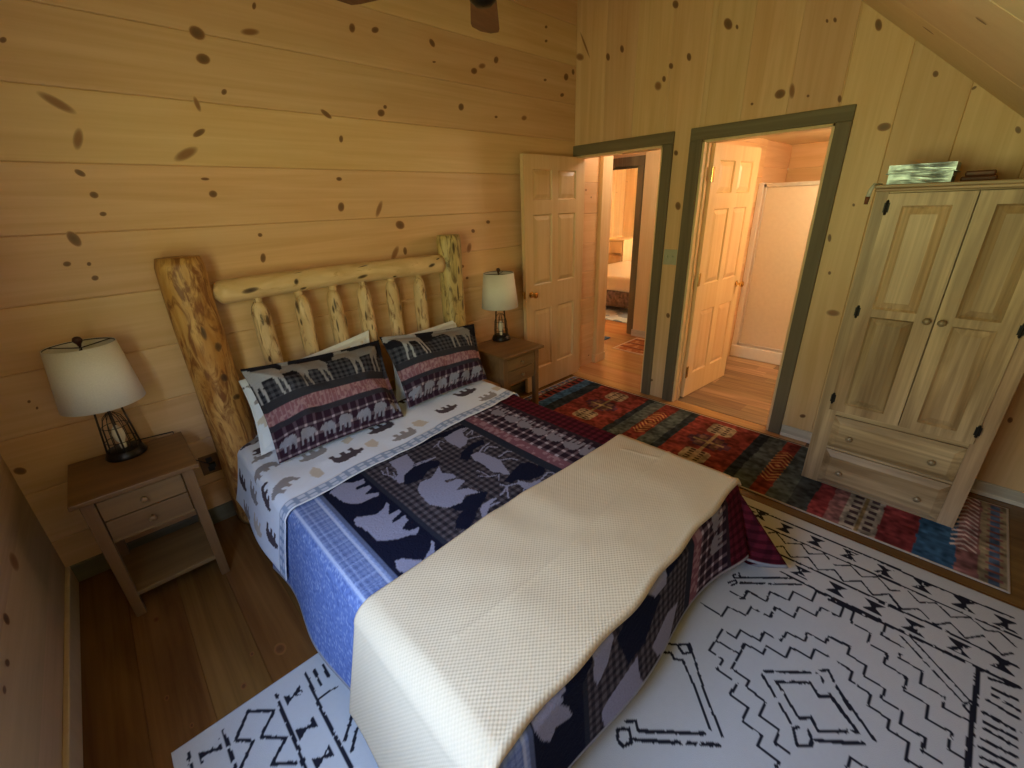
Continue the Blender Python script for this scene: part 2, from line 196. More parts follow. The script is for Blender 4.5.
def wood(name, c1, c2, axis='X', rough=.5, scale=1.0, var=.16, blotch=(1, 1, 1), blotch_amt=.35, knot1=(.21, .075, .025), knot2=(.06, .022, .01), bump=.12, fig=1.5, spec=.35, coat=0):
    if (name, axis) in _wood: return _wood[(name, axis)]
    m, nt, b = new_mat(name + '_' + axis)
    L = nt.links
    tc = nd(nt, 'ShaderNodeTexCoord'); at = nd(nt, 'ShaderNodeAttribute', attribute_name='rnd')
    off = nd(nt, 'ShaderNodeVectorMath', operation='SCALE'); off.inputs[0].default_value = (13.1, 7.7, 19.3); L.new(at.outputs['Fac'], off.inputs['Scale'])
    add = nd(nt, 'ShaderNodeVectorMath', operation='ADD'); L.new(tc.outputs['Object'], add.inputs[0]); L.new(off.outputs[0], add.inputs[1])
    mp = nd(nt, 'ShaderNodeMapping'); sc = {'X': (.55, 9, 9), 'Y': (9, .55, 9), 'Z': (9, 9, .55)}[axis]
    mp.inputs['Scale'].default_value = tuple(s * scale for s in sc); L.new(add.outputs[0], mp.inputs[0])
    n1 = inp(nd(nt, 'ShaderNodeTexNoise'), Scale=1.0, Detail=4.0, Roughness=.55, Distortion=fig); L.new(mp.outputs[0], n1.inputs['Vector'])
    mp2 = nd(nt, 'ShaderNodeMapping'); s2 = {'X': (1.2, 55, 55), 'Y': (55, 1.2, 55), 'Z': (55, 55, 1.2)}[axis]
    mp2.inputs['Scale'].default_value = s2; L.new(add.outputs[0], mp2.inputs[0])
    n2 = inp(nd(nt, 'ShaderNodeTexNoise'), Scale=1.3, Detail=2.0, Roughness=.5, Distortion=.4); L.new(mp2.outputs[0], n2.inputs['Vector'])
    mp3 = nd(nt, 'ShaderNodeMapping'); s3 = {'X': (.6, 2.2, 2.2), 'Y': (2.2, .6, 2.2), 'Z': (2.2, 2.2, .6)}[axis]
    mp3.inputs['Scale'].default_value = s3; L.new(add.outputs[0], mp3.inputs[0])
    n3 = inp(nd(nt, 'ShaderNodeTexNoise'), Scale=1.4, Detail=2.0); L.new(mp3.outputs[0], n3.inputs['Vector'])
    g = math_(nt, 'ADD', math_(nt, 'MULTIPLY', n1.outputs['Fac'], .75), math_(nt, 'MULTIPLY', n2.outputs['Fac'], .25))
    c = ramp(nt, g, [(.34, c1), (.66, c2)])
    bl = ramp(nt, n3.outputs['Fac'], [(.42, (1, 1, 1)), (.62, blotch)])
    c = mixc(nt, blotch_amt, c, mixc(nt, 1.0, c, bl, 'MULTIPLY'))
    wn = nd(nt, 'ShaderNodeTexWhiteNoise', noise_dimensions='1D'); L.new(at.outputs['Fac'], wn.inputs['W'])
    val = math_(nt, 'ADD', math_(nt, 'MULTIPLY', wn.outputs['Value'], 2 * var), 1 - var)
    hsv = nd(nt, 'ShaderNodeHueSaturation'); L.new(c, hsv.inputs['Color']); L.new(val, hsv.inputs['Value'])
    hue = math_(nt, 'ADD', math_(nt, 'MULTIPLY', at.outputs['Fac'], .015), .4925); L.new(hue, hsv.inputs['Hue'])
    kn = nd(nt, 'ShaderNodeAttribute', attribute_name='knot')
    kc = ramp(nt, kn.outputs['Fac'], [(.0, knot1), (.55, knot1), (.95, knot2)])
    kf = nd(nt, 'ShaderNodeMapRange'); kf.inputs['From Max'].default_value = .5; L.new(kn.outputs['Fac'], kf.inputs['Value'])
    kf2 = math_(nt, 'MULTIPLY', kf.outputs[0], .84)
    c = mixc(nt, kf2, hsv.outputs['Color'], kc)
    L.new(c, b.inputs['Base Color']); b.inputs['Roughness'].default_value = rough; b.inputs['Specular IOR Level'].default_value = spec
    if coat: b.inputs['Coat Weight'].default_value = coat; b.inputs['Coat Roughness'].default_value = .15
    bumpn(nt, b, g, bump, .003)
    _wood[(name, axis)] = m
    return m
def plain(name, c, rough=.5, metal=0, spec=.5, noise=0, nscale=30, trans=0, bump=0, alpha=1):
    m, nt, b = new_mat(name)
    b.inputs['Base Color'].default_value = (*c, 1); b.inputs['Roughness'].default_value = rough; b.inputs['Metallic'].default_value = metal
    b.inputs['Specular IOR Level'].default_value = spec; b.inputs['Transmission Weight'].default_value = trans
    tc = nd(nt, 'ShaderNodeTexCoord'); n = inp(nd(nt, 'ShaderNodeTexNoise'), Scale=float(nscale), Detail=3.0); nt.links.new(tc.outputs['Object'], n.inputs['Vector'])
    lo = tuple(max(0, x * (1 - noise)) for x in c); hi = tuple(min(1, x * (1 + noise)) for x in c)
    nt.links.new(ramp(nt, n.outputs['Fac'], [(.3, lo), (.7, hi)]), b.inputs['Base Color'])
    if bump: bumpn(nt, b, n.outputs['Fac'], bump, .004)
    return m
def cloth_mat(name, rough=.9, weave=500, bump=.25, mottle=.12, quilting=0, waffle=0, mscale=40, sheen=.2):
    m, nt, b = new_mat(name); L = nt.links
    at = nd(nt, 'ShaderNodeAttribute', attribute_name='col'); uv = nd(nt, 'ShaderNodeUVMap')
    n = inp(nd(nt, 'ShaderNodeTexNoise'), Scale=float(mscale), Detail=4.0, Roughness=.7); L.new(uv.outputs[0], n.inputs['Vector'])
    v = math_(nt, 'ADD', math_(nt, 'MULTIPLY', n.outputs['Fac'], 2 * mottle), 1 - mottle)
    hsv = nd(nt, 'ShaderNodeHueSaturation'); L.new(at.outputs['Color'], hsv.inputs['Color']); L.new(v, hsv.inputs['Value'])
    c = hsv.outputs[0]
    h = None
    if waffle:
        sp = nd(nt, 'ShaderNodeSeparateXYZ'); L.new(uv.outputs[0], sp.inputs[0])
        a = math_(nt, 'ADD', sp.outputs[0], sp.outputs[1]); d = math_(nt, 'SUBTRACT', sp.outputs[0], sp.outputs[1])
        w = 2 * PI / waffle
        h = math_(nt, 'MULTIPLY', math_(nt, 'SINE', math_(nt, 'MULTIPLY', sp.outputs[0], w * .8)), math_(nt, 'SINE', math_(nt, 'MULTIPLY', sp.outputs[1], w)))
        hh = math_(nt, 'ADD', math_(nt, 'MULTIPLY', h, .045), .97)
        h2 = nd(nt, 'ShaderNodeHueSaturation'); L.new(c, h2.inputs['Color']); L.new(hh, h2.inputs['Value']); c = h2.outputs[0]
        bumpn(nt, b, h, .3, .0022)
    elif quilting:
        q = inp(nd(nt, 'ShaderNodeTexNoise'), Scale=float(quilting), Detail=1.0, Distortion=1.2); L.new(uv.outputs[0], q.inputs['Vector'])
        bumpn(nt, b, q.outputs['Fac'], bump, .006)
    else:
        q = inp(nd(nt, 'ShaderNodeTexNoise'), Scale=float(weave), Detail=2.0); L.new(uv.outputs[0], q.inputs['Vector'])
        bumpn(nt, b, q.outputs['Fac'], bump, .003)
    L.new(c, b.inputs['Base Color']); b.inputs['Roughness'].default_value = rough; b.inputs['Specular IOR Level'].default_value = .06
    b.inputs['Sheen Weight'].default_value = 0
    return m
def log_mat(name, base, light, dark, amt=.5, axis='Z', rough=.45):
    m, nt, b = new_mat(name); L = nt.links
    tc = nd(nt, 'ShaderNodeTexCoord'); mp = nd(nt, 'ShaderNodeMapping')
    mp.inputs['Scale'].default_value = {'Z': (9, 9, 2.2), 'X': (2.2, 9, 9)}[axis]; L.new(tc.outputs['Object'], mp.inputs[0])
    n1 = inp(nd(nt, 'ShaderNodeTexNoise'), Scale=1.6, Detail=4.0, Distortion=1.0); L.new(mp.outputs[0], n1.inputs['Vector'])
    n2 = inp(nd(nt, 'ShaderNodeTexNoise'), Scale=2.4, Detail=5.0, Roughness=.65, Distortion=1.5); L.new(mp.outputs[0], n2.inputs['Vector'])
    c = ramp(nt, n1.outputs['Fac'], [(.35, base), (.65, light)])
    f = ramp(nt, n2.outputs['Fac'], [(.60 - amt * .12, (0, 0, 0)), (.72 - amt * .1, (1, 1, 1))])
    c = mixc(nt, f, c, (*dark, 1))
    kn = nd(nt, 'ShaderNodeAttribute', attribute_name='knot')
    c = mixc(nt, kn.outputs['Fac'], c, (.035, .016, .008, 1))
    L.new(c, b.inputs['Base Color']); b.inputs['Roughness'].default_value = rough; b.inputs['Specular IOR Level'].default_value = .4
    bumpn(nt, b, n2.outputs['Fac'], .5, .006)
    return m

PINE_A, PINE_B = (.64, .41, .208), (.75, .517, .296)
M = {}
M['pine_x'] = wood('knotty_pine', PINE_A, PINE_B, 'X', blotch=(.93, .80, .68), rough=.42, var=.06)
M['pine_z'] = wood('knotty_pine', PINE_A, PINE_B, 'Z', blotch=(.93, .80, .68), rough=.42, var=.06)
M['pine_y'] = wood('knotty_pine', PINE_A, PINE_B, 'Y', blotch=(.93, .80, .68), rough=.42, var=.06)
M['greypine_y'] = wood('grey_brown_pine', (.46, .335, .20), (.57, .43, .275), 'Y', rough=.5, blotch=(.85, .72, .6))  # pine in a greyer, darker brown for the left wall boards
M['paleceil'] = wood('pale_pine', (.74, .58, .33), (.79, .64, .385), 'Y', rough=.5, bump=.04, scale=.6)
M['palez'] = wood('pale_pine', (.70, .55, .32), (.78, .64, .41), 'Z', rough=.5)
M['floor'] = wood('floor_pine', (.13, .059, .016), (.23, .113, .031), 'Y', rough=.22, blotch=(.6, .5, .42), blotch_amt=.7, var=.045, spec=.5)
M['hallfloor'] = wood('hall_pine', (.47, .235, .085), (.62, .35, .145), 'Y', rough=.16, blotch=(.7, .6, .5), var=.1, spec=.6)
M['vinyl'] = wood('vinyl_plank', (.24, .15, .085), (.48, .34, .21), 'Y', rough=.4, var=.28, blotch=(.5, .45, .4), blotch_amt=.6, scale=1.6)
M['casing_z'] = wood('grey_stained_casing', (.135, .106, .062), (.21, .17, .10), 'Z', rough=.55, var=.12)
M['casing_y'] = wood('grey_stained_casing', (.135, .106, .062), (.21, .17, .10), 'Y', rough=.55, var=.12)
M['door_z'] = wood('door_pine', (.70, .50, .26), (.80, .61, .36), 'Z', rough=.38, blotch=(.95, .85, .75), var=.03)
M['hickory_z'] = wood('wardrobe_wood', (.31, .20, .107), (.67, .485, .295), 'Z', rough=.4, blotch=(.60, .52, .44), blotch_amt=.8, var=.10, scale=.8, fig=2.6)
M['hickory_y'] = wood('wardrobe_wood', (.31, .20, .107), (.67, .485, .295), 'Y', rough=.4, blotch=(.60, .52, .44), blotch_amt=.8, var=.10, scale=.8, fig=2.6)
M['stand_x'] = wood('nightstand_wood', (.155, .085, .032), (.24, .14, .056), 'X', rough=.45, blotch=(.75, .65, .55), var=.1)
M['stand_z'] = wood('nightstand_wood', (.155, .085, .032), (.24, .14, .056), 'Z', rough=.45, blotch=(.75, .65, .55), var=.1)
M['standtop'] = wood('nightstand_top', (.15, .074, .025), (.23, .122, .044), 'X', rough=.35, blotch=(.7, .6, .5), var=.1)
M['skirt'] = wood('pale_baseboard', (.55, .48, .38), (.72, .65, .53), 'Y', rough=.5, blotch=(.8, .75, .7))
M['skirtback'] = wood('grey_baseboard', (.12, .11, .075), (.19, .17, .11), 'X', rough=.5)
M['log_left'] = log_mat('peeled_log_amber', (.40, .17, .035), (.62, .36, .12), (.22, .08, .02), 1.1)
M['log_right'] = log_mat('peeled_log_grey', (.48, .34, .13), (.64, .49, .22), (.17, .11, .045), .9)
M['log_rail'] = log_mat('peeled_log_pale', (.61, .405, .20), (.76, .545, .31), (.50, .30, .12), .15, 'X')
M['log_spin'] = log_mat('peeled_log_spindle', (.58, .385, .19), (.73, .53, .30), (.24, .115, .045), .75)
M['white'] = plain('white_enamel', (.78, .77, .74), .25, noise=.02)
M['shade'] = plain('linen_shade', (.74, .71, .63), .85, noise=.05, nscale=200, bump=.1)
M['bronze'] = plain('dark_bronze', (.022, .017, .015), .38, metal=.7, noise=.3, nscale=60)
M['wire'] = plain('cage_wire', (.05, .035, .025), .4, metal=.6, noise=.2)
M['finial'] = plain('dark_red_finial', (.045, .012, .01), .35, noise=.2)
M['brass'] = plain('polished_brass', (.75, .52, .20), .18, metal=1, noise=.05)
M['iron'] = plain('black_iron', (.018, .016, .015), .5, metal=.5, noise=.3)
M['pewter'] = plain('aged_knob', (.30, .22, .13), .35, metal=.2, noise=.15)
M['foil'] = plain('crinkled_foil', (.34, .41, .43), .38, metal=.6, noise=.5, nscale=26, bump=.5)
M['redwood'] = plain('red_brown_box', (.14, .045, .02), .5, noise=.2)
M['cord'] = plain('black_cord', (.02, .02, .02), .5, noise=.2)
M['palecord'] = plain('pale_cord', (.55, .57, .52), .5, noise=.1)
M['switch'] = plain('ivory_plate', (.44, .44, .31), .35, noise=.03)
M['frosted'] = plain('shower_panel', (.70, .62, .50), .3, noise=.03)
M['alum'] = plain('shower_frame', (.75, .74, .72), .3, metal=.6, noise=.04)
M['bulb'] = plain('clear_bulb', (.8, .72, .55), .1, noise=.02)
M['grass'] = plain('lawn', (.07, .16, .03), .9, noise=.3, nscale=3)
M['mattress'] = plain('white_ticking', (.6, .6, .58), .9, noise=.05)
M['fanblade'] = wood('fan_blade', (.10, .035, .02), (.17, .07, .035), 'X', rough=.35)

def glass_mat():
    m = bpy.data.materials.new('window_glass'); m.use_nodes = True; nt = m.node_tree; nt.nodes.clear()
    o = nd(nt, 'ShaderNodeOutputMaterial'); t = nd(nt, 'ShaderNodeBsdfTransparent'); g = nd(nt, 'ShaderNodeBsdfGlossy'); g.inputs['Roughness'].default_value = .03
    mx = nd(nt, 'ShaderNodeMixShader'); mx.inputs[0].default_value = .06
    nt.links.new(t.outputs[0], mx.inputs[1]); nt.links.new(g.outputs[0], mx.inputs[2]); nt.links.new(mx.outputs[0], o.inputs[0])
    return m
M['glass'] = glass_mat()

# ------------------------------------------------------------------ mesh helpers
class MB:
    def __init__(s): s.v, s.f, s.m, s.r, s.k = [], [], [], [], []
    def add(s, vs, fs, m=0, rnd=None, knot=None):
        o = len(s.v); r = random.random() if rnd is None else rnd
        s.v += [tuple(map(float, p)) for p in vs]; s.k += list(knot) if knot is not None else [0.0] * len(vs)
        for f in fs: s.f.append(tuple(i + o for i in f)); s.m.append(m); s.r.append(r)
        return s
    def box(s, x0, x1, y0, y1, z0, z1, m=0, rnd=None, rot=None, org=None):
        vs = [(x, y, z) for x in (x0, x1) for y in (y0, y1) for z in (z0, z1)]
        if rot is not None:
            o = Vector(org); vs = [tuple(o + rot @ (Vector(p) - o)) for p in vs]
        return s.add(vs, [(0, 1, 3, 2), (4, 6, 7, 5), (0, 4, 5, 1), (2, 3, 7, 6), (0, 2, 6, 4), (1, 5, 7, 3)], m, rnd)
    def hull(s, prof_lo, prof_hi, m=0, rnd=None):       # two matching closed loops joined
        n = len(prof_lo)
        fs = [(i, (i + 1) % n, n + (i + 1) % n, n + i) for i in range(n)] + [tuple(range(n))[::-1], tuple(range(n, 2 * n))]
        return s.add(list(prof_lo) + list(prof_hi), fs, m, rnd)
    def tube(s, pts, rad, n=10, m=0, rnd=None, cap=True):
        pts = [Vector(p) for p in pts]
        if isinstance(rad, (int, float)): rad = [rad] * len(pts)
        vs, fs = [], []
        up = None
        for i, p in enumerate(pts):
            d = (pts[min(i + 1, len(pts) - 1)] - pts[max(i - 1, 0)]).normalized()
            if up is None:
                up = Vector((0, 0, 1)) if abs(d.z) < .9 else Vector((1, 0, 0))
            a = d.cross(up).normalized(); up = a.cross(d).normalized()
            for k in range(n):
                t = 2 * PI * k / n; vs.append(p + (a * math.cos(t) + up * math.sin(t)) * rad[i])
        for i in range(len(pts) - 1):
            for k in range(n): fs.append((i * n + k, i * n + (k + 1) % n, (i + 1) * n + (k + 1) % n, (i + 1) * n + k))
        if cap: fs += [tuple(range(n))[::-1], tuple(range((len(pts) - 1) * n, len(pts) * n))]
        return s.add(vs, fs, m, rnd)
    def lathe(s, prof, c=(0, 0, 0), n=24, m=0, rnd=None, axis='Z'):
        vs, fs = [], []
        for r, z in prof:
            for k in range(n):
                t = 2 * PI * k / n; p = (r * math.cos(t), r * math.sin(t), z)
                if axis == 'X': p = (p[2], p[0], p[1])
                if axis == 'Y': p = (p[0], p[2], p[1])
                vs.append((c[0] + p[0], c[1] + p[1], c[2] + p[2]))
        for i in range(len(prof) - 1):
            for k in range(n): fs.append((i * n + k, i * n + (k + 1) % n, (i + 1) * n + (k + 1) % n, (i + 1) * n + k))
        if prof[0][0] > 1e-6: fs.append(tuple(range(n))[::-1])
        if prof[-1][0] > 1e-6: fs.append(tuple(range((len(prof) - 1) * n, len(prof) * n)))
        return s.add(vs, fs, m, rnd)
    def knot(s, c, e1, e2, off, m=0, dark=1.0, ring=None, rnd=0.5):          # flat stain disc lying on a board
        n = 18; vs, ks = [tuple(c[i] + off[i] for i in range(3))], [dark]
        wob = [1 + .07 * math.sin(2 * a + c[0] * 9 + c[2] * 7) for a in np.linspace(0, 2 * PI, n, endpoint=False)]
        for rr, kk in ((.7, dark * .85), (.95, dark * .6), (1.25, 0.0)):
            for j in range(n):
                a = 2 * PI * j / n
                vs.append(tuple(c[i] + off[i] + (e1[i] * math.cos(a) + e2[i] * math.sin(a)) * rr * wob[j] for i in range(3))); ks.append(kk)
        fs = [(0, 1 + j, 1 + (j + 1) % n) for j in range(n)]
        for q in range(2):
            for j in range(n): fs.append((1 + q * n + j, 1 + (q + 1) * n + j, 1 + (q + 1) * n + (j + 1) % n, 1 + q * n + (j + 1) % n))
        return s.add(vs, fs, m, rnd, ks)
    def build(s, name, mats, parent=None, bevel=0, smooth=False, seg=2):
        me = bpy.data.meshes.new(name); me.from_pydata(s.v, [], s.f)
        for mm in (mats if isinstance(mats, (list, tuple)) else [mats]): me.materials.append(mm)
        me.polygons.foreach_set('material_index', s.m)
        a = me.attributes.new('rnd', 'FLOAT', 'FACE'); a.data.foreach_set('value', s.r)
        if any(s.k): k = me.attributes.new('knot', 'FLOAT', 'POINT'); k.data.foreach_set('value', s.k)
        if smooth: me.polygons.foreach_set('use_smooth', [True] * len(me.polygons))
        me.update()
        o = bpy.data.objects.new(name, me); COL.objects.link(o)
        if parent: o.parent = parent
        if bevel:
            md = o.modifiers.new('Bevel', 'BEVEL'); md.width = bevel; md.segments = seg; md.limit_method = 'ANGLE'; md.angle_limit = math.radians(40)
        return o
def tag(o, label=None, cat=None, group=None, kind=None):
    for k, v in (('label', label), ('category', cat), ('group', group), ('kind', kind)):
        if v: o[k] = v
    return o
def thing(name, label, cat, loc=(0, 0, 0), group=None):
    o = bpy.data.objects.new(name, None); o.location = loc; o.empty_display_size = .1; COL.objects.link(o)
    return tag(o, label, cat, group)
def struct(o): return tag(o, kind='structure')
def smooth_by_angle(o, ang=40):
    me = o.data; me.polygons.foreach_set('use_smooth', [True] * len(me.polygons))
    try: me.set_sharp_from_angle(angle=math.radians(ang))
    except Exception: pass
def copy_tree(o, loc=None, parent=None):
    c = o.copy(); COL.objects.link(c)
    if parent: c.parent = parent
    if loc is not None: c.location = loc
    for ch in list(o.children): copy_tree(ch, None, c)
    return c
def panel_face(mb, w0, w1, h0, h1, panels, to3, depth=.009, m=0, mp=None, slope=.02):
    """a flat face with recessed, raised-field panels; to3(a, b, d) maps face coords to space, d>0 into the wood"""
    mp = m if mp is None else mp
    xs = sorted({w0, w1, *[p[0] for p in panels], *[p[1] for p in panels]}); zs = sorted({h0, h1, *[p[2] for p in panels], *[p[3] for p in panels]})
    r = random.random()
    for i in range(len(xs) - 1):
        for j in range(len(zs) - 1):
            a, b, c, d = xs[i], xs[i + 1], zs[j], zs[j + 1]; cx, cz = (a + b) / 2, (c + d) / 2
            if any(p[0] < cx < p[1] and p[2] < cz < p[3] for p in panels): continue
            mb.add([to3(a, c, 0), to3(b, c, 0), to3(b, d, 0), to3(a, d, 0)], [(0, 1, 2, 3)], m, r)
    for a, b, c, d in panels:
        pr = random.random()
        rings = [(0, 0), (.006, depth * .7), (.010, depth), (.012 + slope * 1.6, depth * .12)]
        vs = []
        for e, dp in rings: vs += [to3(a + e, c + e, dp), to3(b - e, c + e, dp), to3(b - e, d - e, dp), to3(a + e, d - e, dp)]
        fs = [(q * 4 + k, q * 4 + (k + 1) % 4, q * 4 + 4 + (k + 1) % 4, q * 4 + 4 + k) for q in range(3) for k in range(4)] + [(12, 13, 14, 15)]
        mb.add(vs, fs, mp, pr)
def grid_obj(name, X, Y, Z, col, mat, parent=None, uv=None, solid=0, closed=False):
    """a cloth surface from (h, w) arrays, with a colour per vertex and flat cloth coordinates as its UV map"""
    h, w = X.shape
    me = bpy.data.meshes.new(name)
    vs = np.stack([X, Y, Z], -1).reshape(-1, 3)
    idx = np.arange(h * w).reshape(h, w)
    f = np.stack([idx[:-1, :-1], idx[:-1, 1:], idx[1:, 1:], idx[1:, :-1]], -1).reshape(-1, 4)
    me.from_pydata(vs.tolist(), [], f.tolist())
    me.materials.append(mat)
    ca = me.color_attributes.new('col', 'FLOAT_COLOR', 'POINT')
    ca.data.foreach_set('color', np.concatenate([col.reshape(-1, 3), np.ones((h * w, 1))], 1).astype(np.float32).ravel())
    ul = me.uv_layers.new(name='UVMap'); U, V = uv
    uvp = np.stack([U, V], -1).reshape(-1, 2)[f.ravel()]
    ul.data.foreach_set('uv', uvp.astype(np.float32).ravel())
    me.polygons.foreach_set('use_smooth', [True] * len(me.polygons)); me.update()
    o = bpy.data.objects.new(name, me); COL.objects.link(o)
    if parent: o.parent = parent
    if solid:
        md = o.modifiers.new('Thickness', 'SOLIDIFY'); md.thickness = solid; md.offset = -1
    return o
# painting a pattern (dyed / printed colour only) on flat cloth coordinates
def in_poly(S, T, p):
    p = np.array(p).reshape(-1, 2); x0, y0 = p.min(0); x1, y1 = p.max(0)
    box = (S >= x0) & (S <= x1) & (T >= y0) & (T <= y1)
    res = np.zeros(S.shape, bool)
    s, t = S[box], T[box]; r = np.zeros(s.shape, bool)
    for (ax, ay), (bx, by) in zip(p, np.roll(p, -1, 0)):
        if ay == by: continue
        c = ((ay > t) != (by > t)) & (s < (bx - ax) * (t - ay) / (by - ay) + ax)
        r ^= c
    res[box] = r
    return res
def near_line(S, T, p, w, jit=None, gap=None):
    p = np.array(p).reshape(-1, 2); res = np.zeros(S.shape, bool); m = w * 1.6
    for a, b in zip(p[:-1], p[1:]):
        lo, hi = np.minimum(a, b) - m, np.maximum(a, b) + m
        box = (S >= lo[0]) & (S <= hi[0]) & (T >= lo[1]) & (T <= hi[1])
        if not box.any(): continue
        s, t = S[box], T[box]; d = b - a; L2 = max((d ** 2).sum(), 1e-9)
        u = np.clip(((s - a[0]) * d[0] + (t - a[1]) * d[1]) / L2, 0, 1)
        dist = np.hypot(s - a[0] - u * d[0], t - a[1] - u * d[1])
        ww = w / 2 * (1 if jit is None else jit[box])
        hit = dist < ww
        if gap is not None: hit &= gap[box]
        res[box] |= hit
    return res
def vnoise(S, T, scale, seed=0):
    r = np.random.default_rng(seed); g = r.random((64, 64))
    x, y = S / scale, T / scale; xi, yi = np.floor(x).astype(int), np.floor(y).astype(int); fx, fy = x - xi, y - yi
    fx, fy = fx * fx * (3 - 2 * fx), fy * fy * (3 - 2 * fy)
    G = lambda i, j: g[i % 64, j % 64]
    return (G(xi, yi) * (1 - fx) + G(xi + 1, yi) * fx) * (1 - fy) + (G(xi, yi + 1) * (1 - fx) + G(xi + 1, yi + 1) * fx) * fy
BEAR = [0, .42, .05, .62, .16, .70, .22, .78, .27, .72, .40, .84, .55, .80, .75, .84, .92, .72, 1.0, .5, .97, .25, 1.0, .02, .84, .02, .83, .22, .74, .34, .66, .30, .64, .04, .50, .04, .50, .30, .40, .34, .36, .28, .36, .02, .22, .02, .22, .34, .12, .44, .05, .38]
MOOSE = [0, .60, .04, .72, .10, .76, .13, .88, .05, .98, .22, .96, .30, 1.0, .27, .86, .36, .86, .48, .80, .70, .82, .90, .80, .97, .70, 1.0, .56, .97, .52, .93, .36, .96, .02, .915, .02, .88, .30, .84, .46, .82, .34, .84, .02, .795, .02, .765, .34, .74, .48, .52, .48, .50, .34, .52, .02, .475, .02, .445, .32, .43, .44, .38, .30, .37, .02, .325, .02, .335, .34, .32, .52, .26, .62, .16, .60, .08, .58]
def place(poly, x, y, w, h, flip=False, rot=0):
    p = np.array(poly).reshape(-1, 2).copy() - [.5, 0]
    if flip: p[:, 0] *= -1
    p *= [w, h]; c, s = math.cos(rot), math.sin(rot)
    p = p @ np.array([[c, s], [-s, c]])
    return (p + [x, y]).ravel()
SKY, P_BATH, P_HALL, P_FAR, EXPO = 12.5, 25, 11, 380, .58
# ------------------------------------------------------------------ the room (x to the right, y into the headboard wall, z up)
XL, YF = -3.90, -3.55
ceil_z = lambda y: 4.243 + .848 * y
def cut(a, b, holes):
    segs = [(a, b)]
    for h0, h1 in holes:
        nx = []
        for s0, s1 in segs:
            if h1 <= s0 or h0 >= s1: nx.append((s0, s1)); continue
            if h0 > s0: nx.append((s0, h0))
            if h1 < s1: nx.append((h1, s1))
        segs = nx
    return [s for s in segs if s[1] - s[0] > .002]
def board_wall(name, plane, pos, thick, a0, a1, z0, z1, dirn, start, pitch, holes, mat, knots=None, bevel=.005, roof=None, nrand=0, seed=1):
    """one board-clad wall; plane 'x'/'y' at pos, solid from pos to pos+thick; holes = (a0, a1, z0, z1)"""
    mb = MB(); R = random.Random(seed)
    P = (lambda a, d, z: (pos + d, a, z)) if plane == 'x' else (lambda a, d, z: (a, pos + d, z))
    def piece(quad, r):            # quad = 4 (a, z)
        mb.hull([P(a, 0, z) for a, z in quad], [P(a, thick, z) for a, z in quad], 0, r)
    lim = (a0, a1) if dirn == 'V' else (z0, z1)
    cuts = [lim[0]]; k = math.floor((lim[0] - start) / pitch) + 1
    while start + k * pitch < lim[1] - .05:
        if start + k * pitch > lim[0] + .05: cuts.append(start + k * pitch)
        k += 1
    cuts.append(lim[1]); rn = {}
    for c0, c1 in zip(cuts[:-1], cuts[1:]):
        r = R.random(); rn[(c0, c1)] = r
        edges = sorted({c0, c1, *[e for h in holes for e in (h[:2] if dirn == 'V' else h[2:]) if c0 < e < c1]})
        for e0, e1 in zip(edges[:-1], edges[1:]):
            mid = (e0 + e1) / 2
            if dirn == 'V':
                for s0, s1 in cut(z0, 9, [(h[2], h[3]) for h in holes if h[0] < mid < h[1]]):
                    t0, t1 = (min(s1, (roof(e0) if roof else z1)), min(s1, (roof(e1) if roof else z1)))
                    piece([(e0, s0), (e1, s0), (e1, t1), (e0, t0)], r)
            else:
                for s0, s1 in cut(a0, a1, [(h[0], h[1]) for h in holes if h[2] < mid < h[3]]):
                    q = [(s0, e0), (s1, e0), (s1, e1), (s0, e1)]
                    if roof:                       # gable: keep only what is under the slope
                        lo0, lo1 = (e0 - 4.243) / .848, (e1 - 4.243) / .848
                        if max(lo0, s0) >= s1 - .01: continue
                        q = [(max(s0, lo0), e0), (s1, e0), (s1, e1), (min(max(s0, lo1), s1 - .005), e1)]
                    piece(q, r)
    def rn_at(a, z):
        v = a if dirn == 'V' else z
        for (c0, c1), r in rn.items():
            if c0 <= v <= c1: return r
        return .5
    sg = -1 if thick > 0 else 1
    ks = list(knots or [])
    for _ in range(nrand):
        a, z = R.uniform(a0 + .05, a1 - .05), R.uniform(z0 + .05, (z1 if not roof else min(z1, 3)) - .05)
        if any(h[0] - .08 < a < h[1] + .08 and h[2] - .08 < z < h[3] + .08 for h in holes): continue
        s = R.uniform(.007, .02); ks.append([a, z, s * R.uniform(.8, 1.6), 0, 0, s])
    ko = MB()
    for a, z, e1a, e1z, e2a, e2z in ks:
        e1a, e1z, e2a, e2z = e1a * .86, e1z * .86, e2a * .86, e2z * .86
        f = lambda p, q: P(p, 0, q)
        c = f(a, z); v1 = [x - y for x, y in zip(f(a + e1a, z + e1z), c)]; v2 = [x - y for x, y in zip(f(a + e2a, z + e2z), c)]
        off = [0, 0, 0]; off[0 if plane == 'x' else 1] = sg * .0008
        big = max(math.hypot(e1a, e1z), math.hypot(e2a, e2z)) > .028
        mb.knot(c, v1, v2, off, 0, .55 if big else .95, None, rn_at(a, z))
    o = mb.build(name, mat)
    return struct(o)
def bevel_obj(o, w):
    md = o.modifiers.new('Bevel', 'BEVEL'); md.width = w; md.segments = 2; md.limit_method = 'ANGLE'; md.angle_limit = math.radians(60); return o

